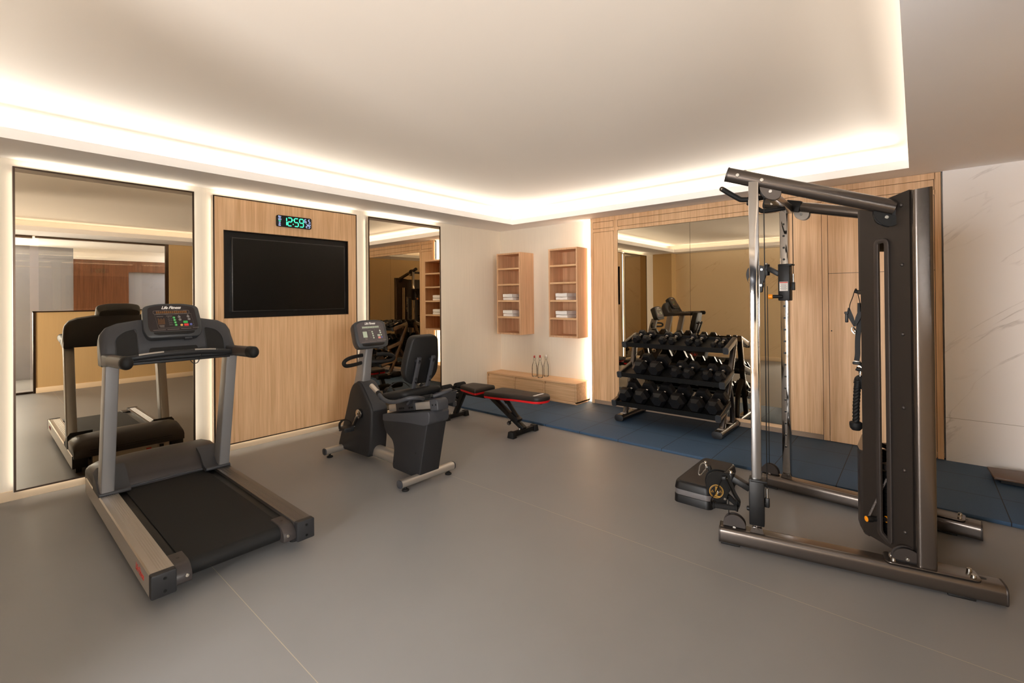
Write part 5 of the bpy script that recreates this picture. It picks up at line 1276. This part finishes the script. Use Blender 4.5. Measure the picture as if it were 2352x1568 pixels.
# harness strap hanging from the upper peg
hs = empty('harness_strap', (-.275, 3.38, 1.04), 'black padded strap with buckle and clip hanging from the upper peg of the tower', 'strap')
X, Y = -.272, 3.378
g = G(); g.tube([(-.302, Y, 1.350), (-.296, Y, 1.395), (-.284, Y, 1.432), (-.268, Y, 1.4845), (-.256, Y, 1.440), (-.249, Y, 1.395), (-.248, Y, 1.35)], 0, seg=8, smooth=6, flat=(.003, .022, (1, 0, 0))); g.build('loop', 'black_rubber', hs)
g = G()
for s, x0 in ((-1, -.300), (1, -.250)):
    pl = rpoly([(x0 - .004 * s, 1.375, .01), (x0 + .010 * -s, 1.350, .03), (-.278, 1.285, .01), (-.274, 1.262, .003), (-.270, 1.285, .01), (x0 + .012 * s * -1, 1.335, .02)], .01, 3)
for s in (-1, 1):
    xa = -.2755 + s * .027
    pts = [(xa + s * .000, Y, 1.372), (xa - s * .002, Y - .002, 1.345), (xa - s * .010, Y - .003, 1.315), (xa - s * .020, Y - .002, 1.285), (-.2755 + s * .002, Y, 1.262)]
    wd = [.008, .022, .026, .018, .006]
    for k in range(4):
        a0, a1 = Vector(pts[k]), Vector(pts[k + 1])
        g.loft([[a0 + Vector((q * wd[k] / 2, e * .004, 0)) for q, e in ((-1, -1), (1, -1), (1, 1), (-1, 1))], [a1 + Vector((q * wd[k + 1] / 2, e * .004, 0)) for q, e in ((-1, -1), (1, -1), (1, 1), (-1, 1))]])
g.build('padded_collar', 'padding_vinyl', hs, angle=60)
g = G(); g.box(-.321, -.306, Y - .012, Y + .012, 1.285, 1.345, bev=.004); g.box(-.324, -.303, Y - .014, Y + .014, 1.335, 1.349, bev=.003); g.build('buckle', 'black_plastic', hs)
g = G(); carabiner(g, (-.281, Y, 1.238), Vector((.9, 0, .3)), Vector((-.3, 0, .95)), .040, .018); g.build('clip', 'steel_bolt', hs)
g = G(); g.tube([(-.250, Y + .02, 1.40), (-.253, Y + .02, 1.30), (-.262, Y + .012, 1.20), (-.2635, Y + .008, 1.15), (-.264, Y + .006, 1.10), (-.268, Y + .004, 1.062)], 0, seg=8, smooth=5, flat=(.026, .004, (1, 0, 0))); g.build('webbing', 'black_rubber', hs)
g = G(); g.box(-.288, -.246, Y - .014, Y + .02, 1.040, 1.056, bev=.006); g.build('end_plate', 'black_plastic', hs)
g = G(); g.box(-.286, -.249, Y - .013, Y + .019, 1.057, 1.0605, bev=.001); g.build('plate_edge', 'steel_bolt', hs)
# triceps rope hanging from the lower peg
tr = empty('triceps_rope', (-.272, 3.38, .66), 'black twisted rope attachment hanging from the lower peg of the tower', 'rope')
def twisted(g, path, R, r, turns):
    P = [Vector(p) for p in path]
    n = 90
    for st in range(3):
        pts = []
        for k in range(n + 1):
            q = k / n * (len(P) - 1); i = min(int(q), len(P) - 2); f = q - i
            c = P[i].lerp(P[i + 1], f); a = 2 * PI * (turns * k / n + st / 3)
            d = (P[i + 1] - P[i]).normalized(); x = Vector((0, 1, 0)); y = d.cross(x).normalized(); x = y.cross(d)
            pts.append(c + x * R * math.cos(a) + y * R * math.sin(a))
        g.tube(pts, r, seg=8)
YR = 3.385
g = G(); twisted(g, [(-.262, YR, .945), (-.268, YR, .90), (-.2735, YR, .80), (-.2755, YR, .695)], .0085, .0098, 5.0); g.build('rope', 'black_rubber', tr, angle=60)
g = G(); g.tube([(-.272, YR + .012, .925), (-.266, YR + .010, .955), (-.254, YR + .008, .962), (-.246, YR, .945), (-.248, YR + .012, .90)], .015, seg=10, smooth=4); g.build('rope_bend', 'black_rubber', tr)
g = G(); g.tube([(-.2545, YR, .960), (-.2555, YR, .99), (-.2665, YR, 1.0265), (-.248, YR, 1.0265), (-.2520, YR, .99), (-.2545, YR, .960)], .004, seg=8, smooth=4); g.build('ring', 'steel_bolt', tr)
g = G(); g.lathe([(0, 0), (.020, .002), (.030, .014), (.0325, .03), (.032, .046), (.026, .050), (.012, .050), (0, .048)], (-.2755, YR, .652), (0, 0, 1), seg=26); g.build('rope_stopper', 'black_rubber', tr)

# ------------------------------------------------------------------ aerobic step, low board
st_ = empty('step_platform', (-1.19, 3.545, 0), 'black and grey aerobic step block on the floor behind the low pulley', 'step')
def slab(name, mat, par, z0, z1, ins0, ins1, rtop=.012):
    sx, sy = .262, .620; cx, cy = -1.192, 3.548
    S = []
    for z, ins in ((z0, ins0), (z0 + .004, ins0), (z1 - rtop, ins1), (z1 - rtop * .3, ins1 + rtop * .35), (z1, ins1 + rtop)):
        S.append([(cx + a, cy + b, z) for a, b in rrect(sx - 2 * ins, sy - 2 * ins, .04, 6)])
    return G().loft(S).build(name, mat, par, angle=40)
slab('base_block', 'black_plastic', st_, 0, .056, .0, .001, .003)
slab('riser', 'step_grey', st_, .0562, .094, .004, .005, .002)
tp = slab('top_block', 'black_plastic', st_, .0942, .150, .002, .008, .014)
G().prism(rrect(.214, .572, .03, 6), (-1.192, 3.548, .1492), (1, 0, 0), (0, 1, 0), .0022, w=(0, 0, 1)).build('tread_mat', 'step_top', tp)
lb = empty('low_board', (.52, 5.16, .025), 'brown board lying low on the floor at the marble wall', 'board')
G().prism([(.415, 5.255), (.432, 4.985), (.66, 4.985), (.66, 5.29)], (0, 0, .058), (1, 0, 0), (0, 1, 0), .016, w=(0, 0, 1), bev=.002).build('board', 'board_brown', lb)
G().box(.47, .655, 5.03, 5.23, .0255, .058).build('base', 'black_plastic', lb)
# wall device seen only in the mirrors
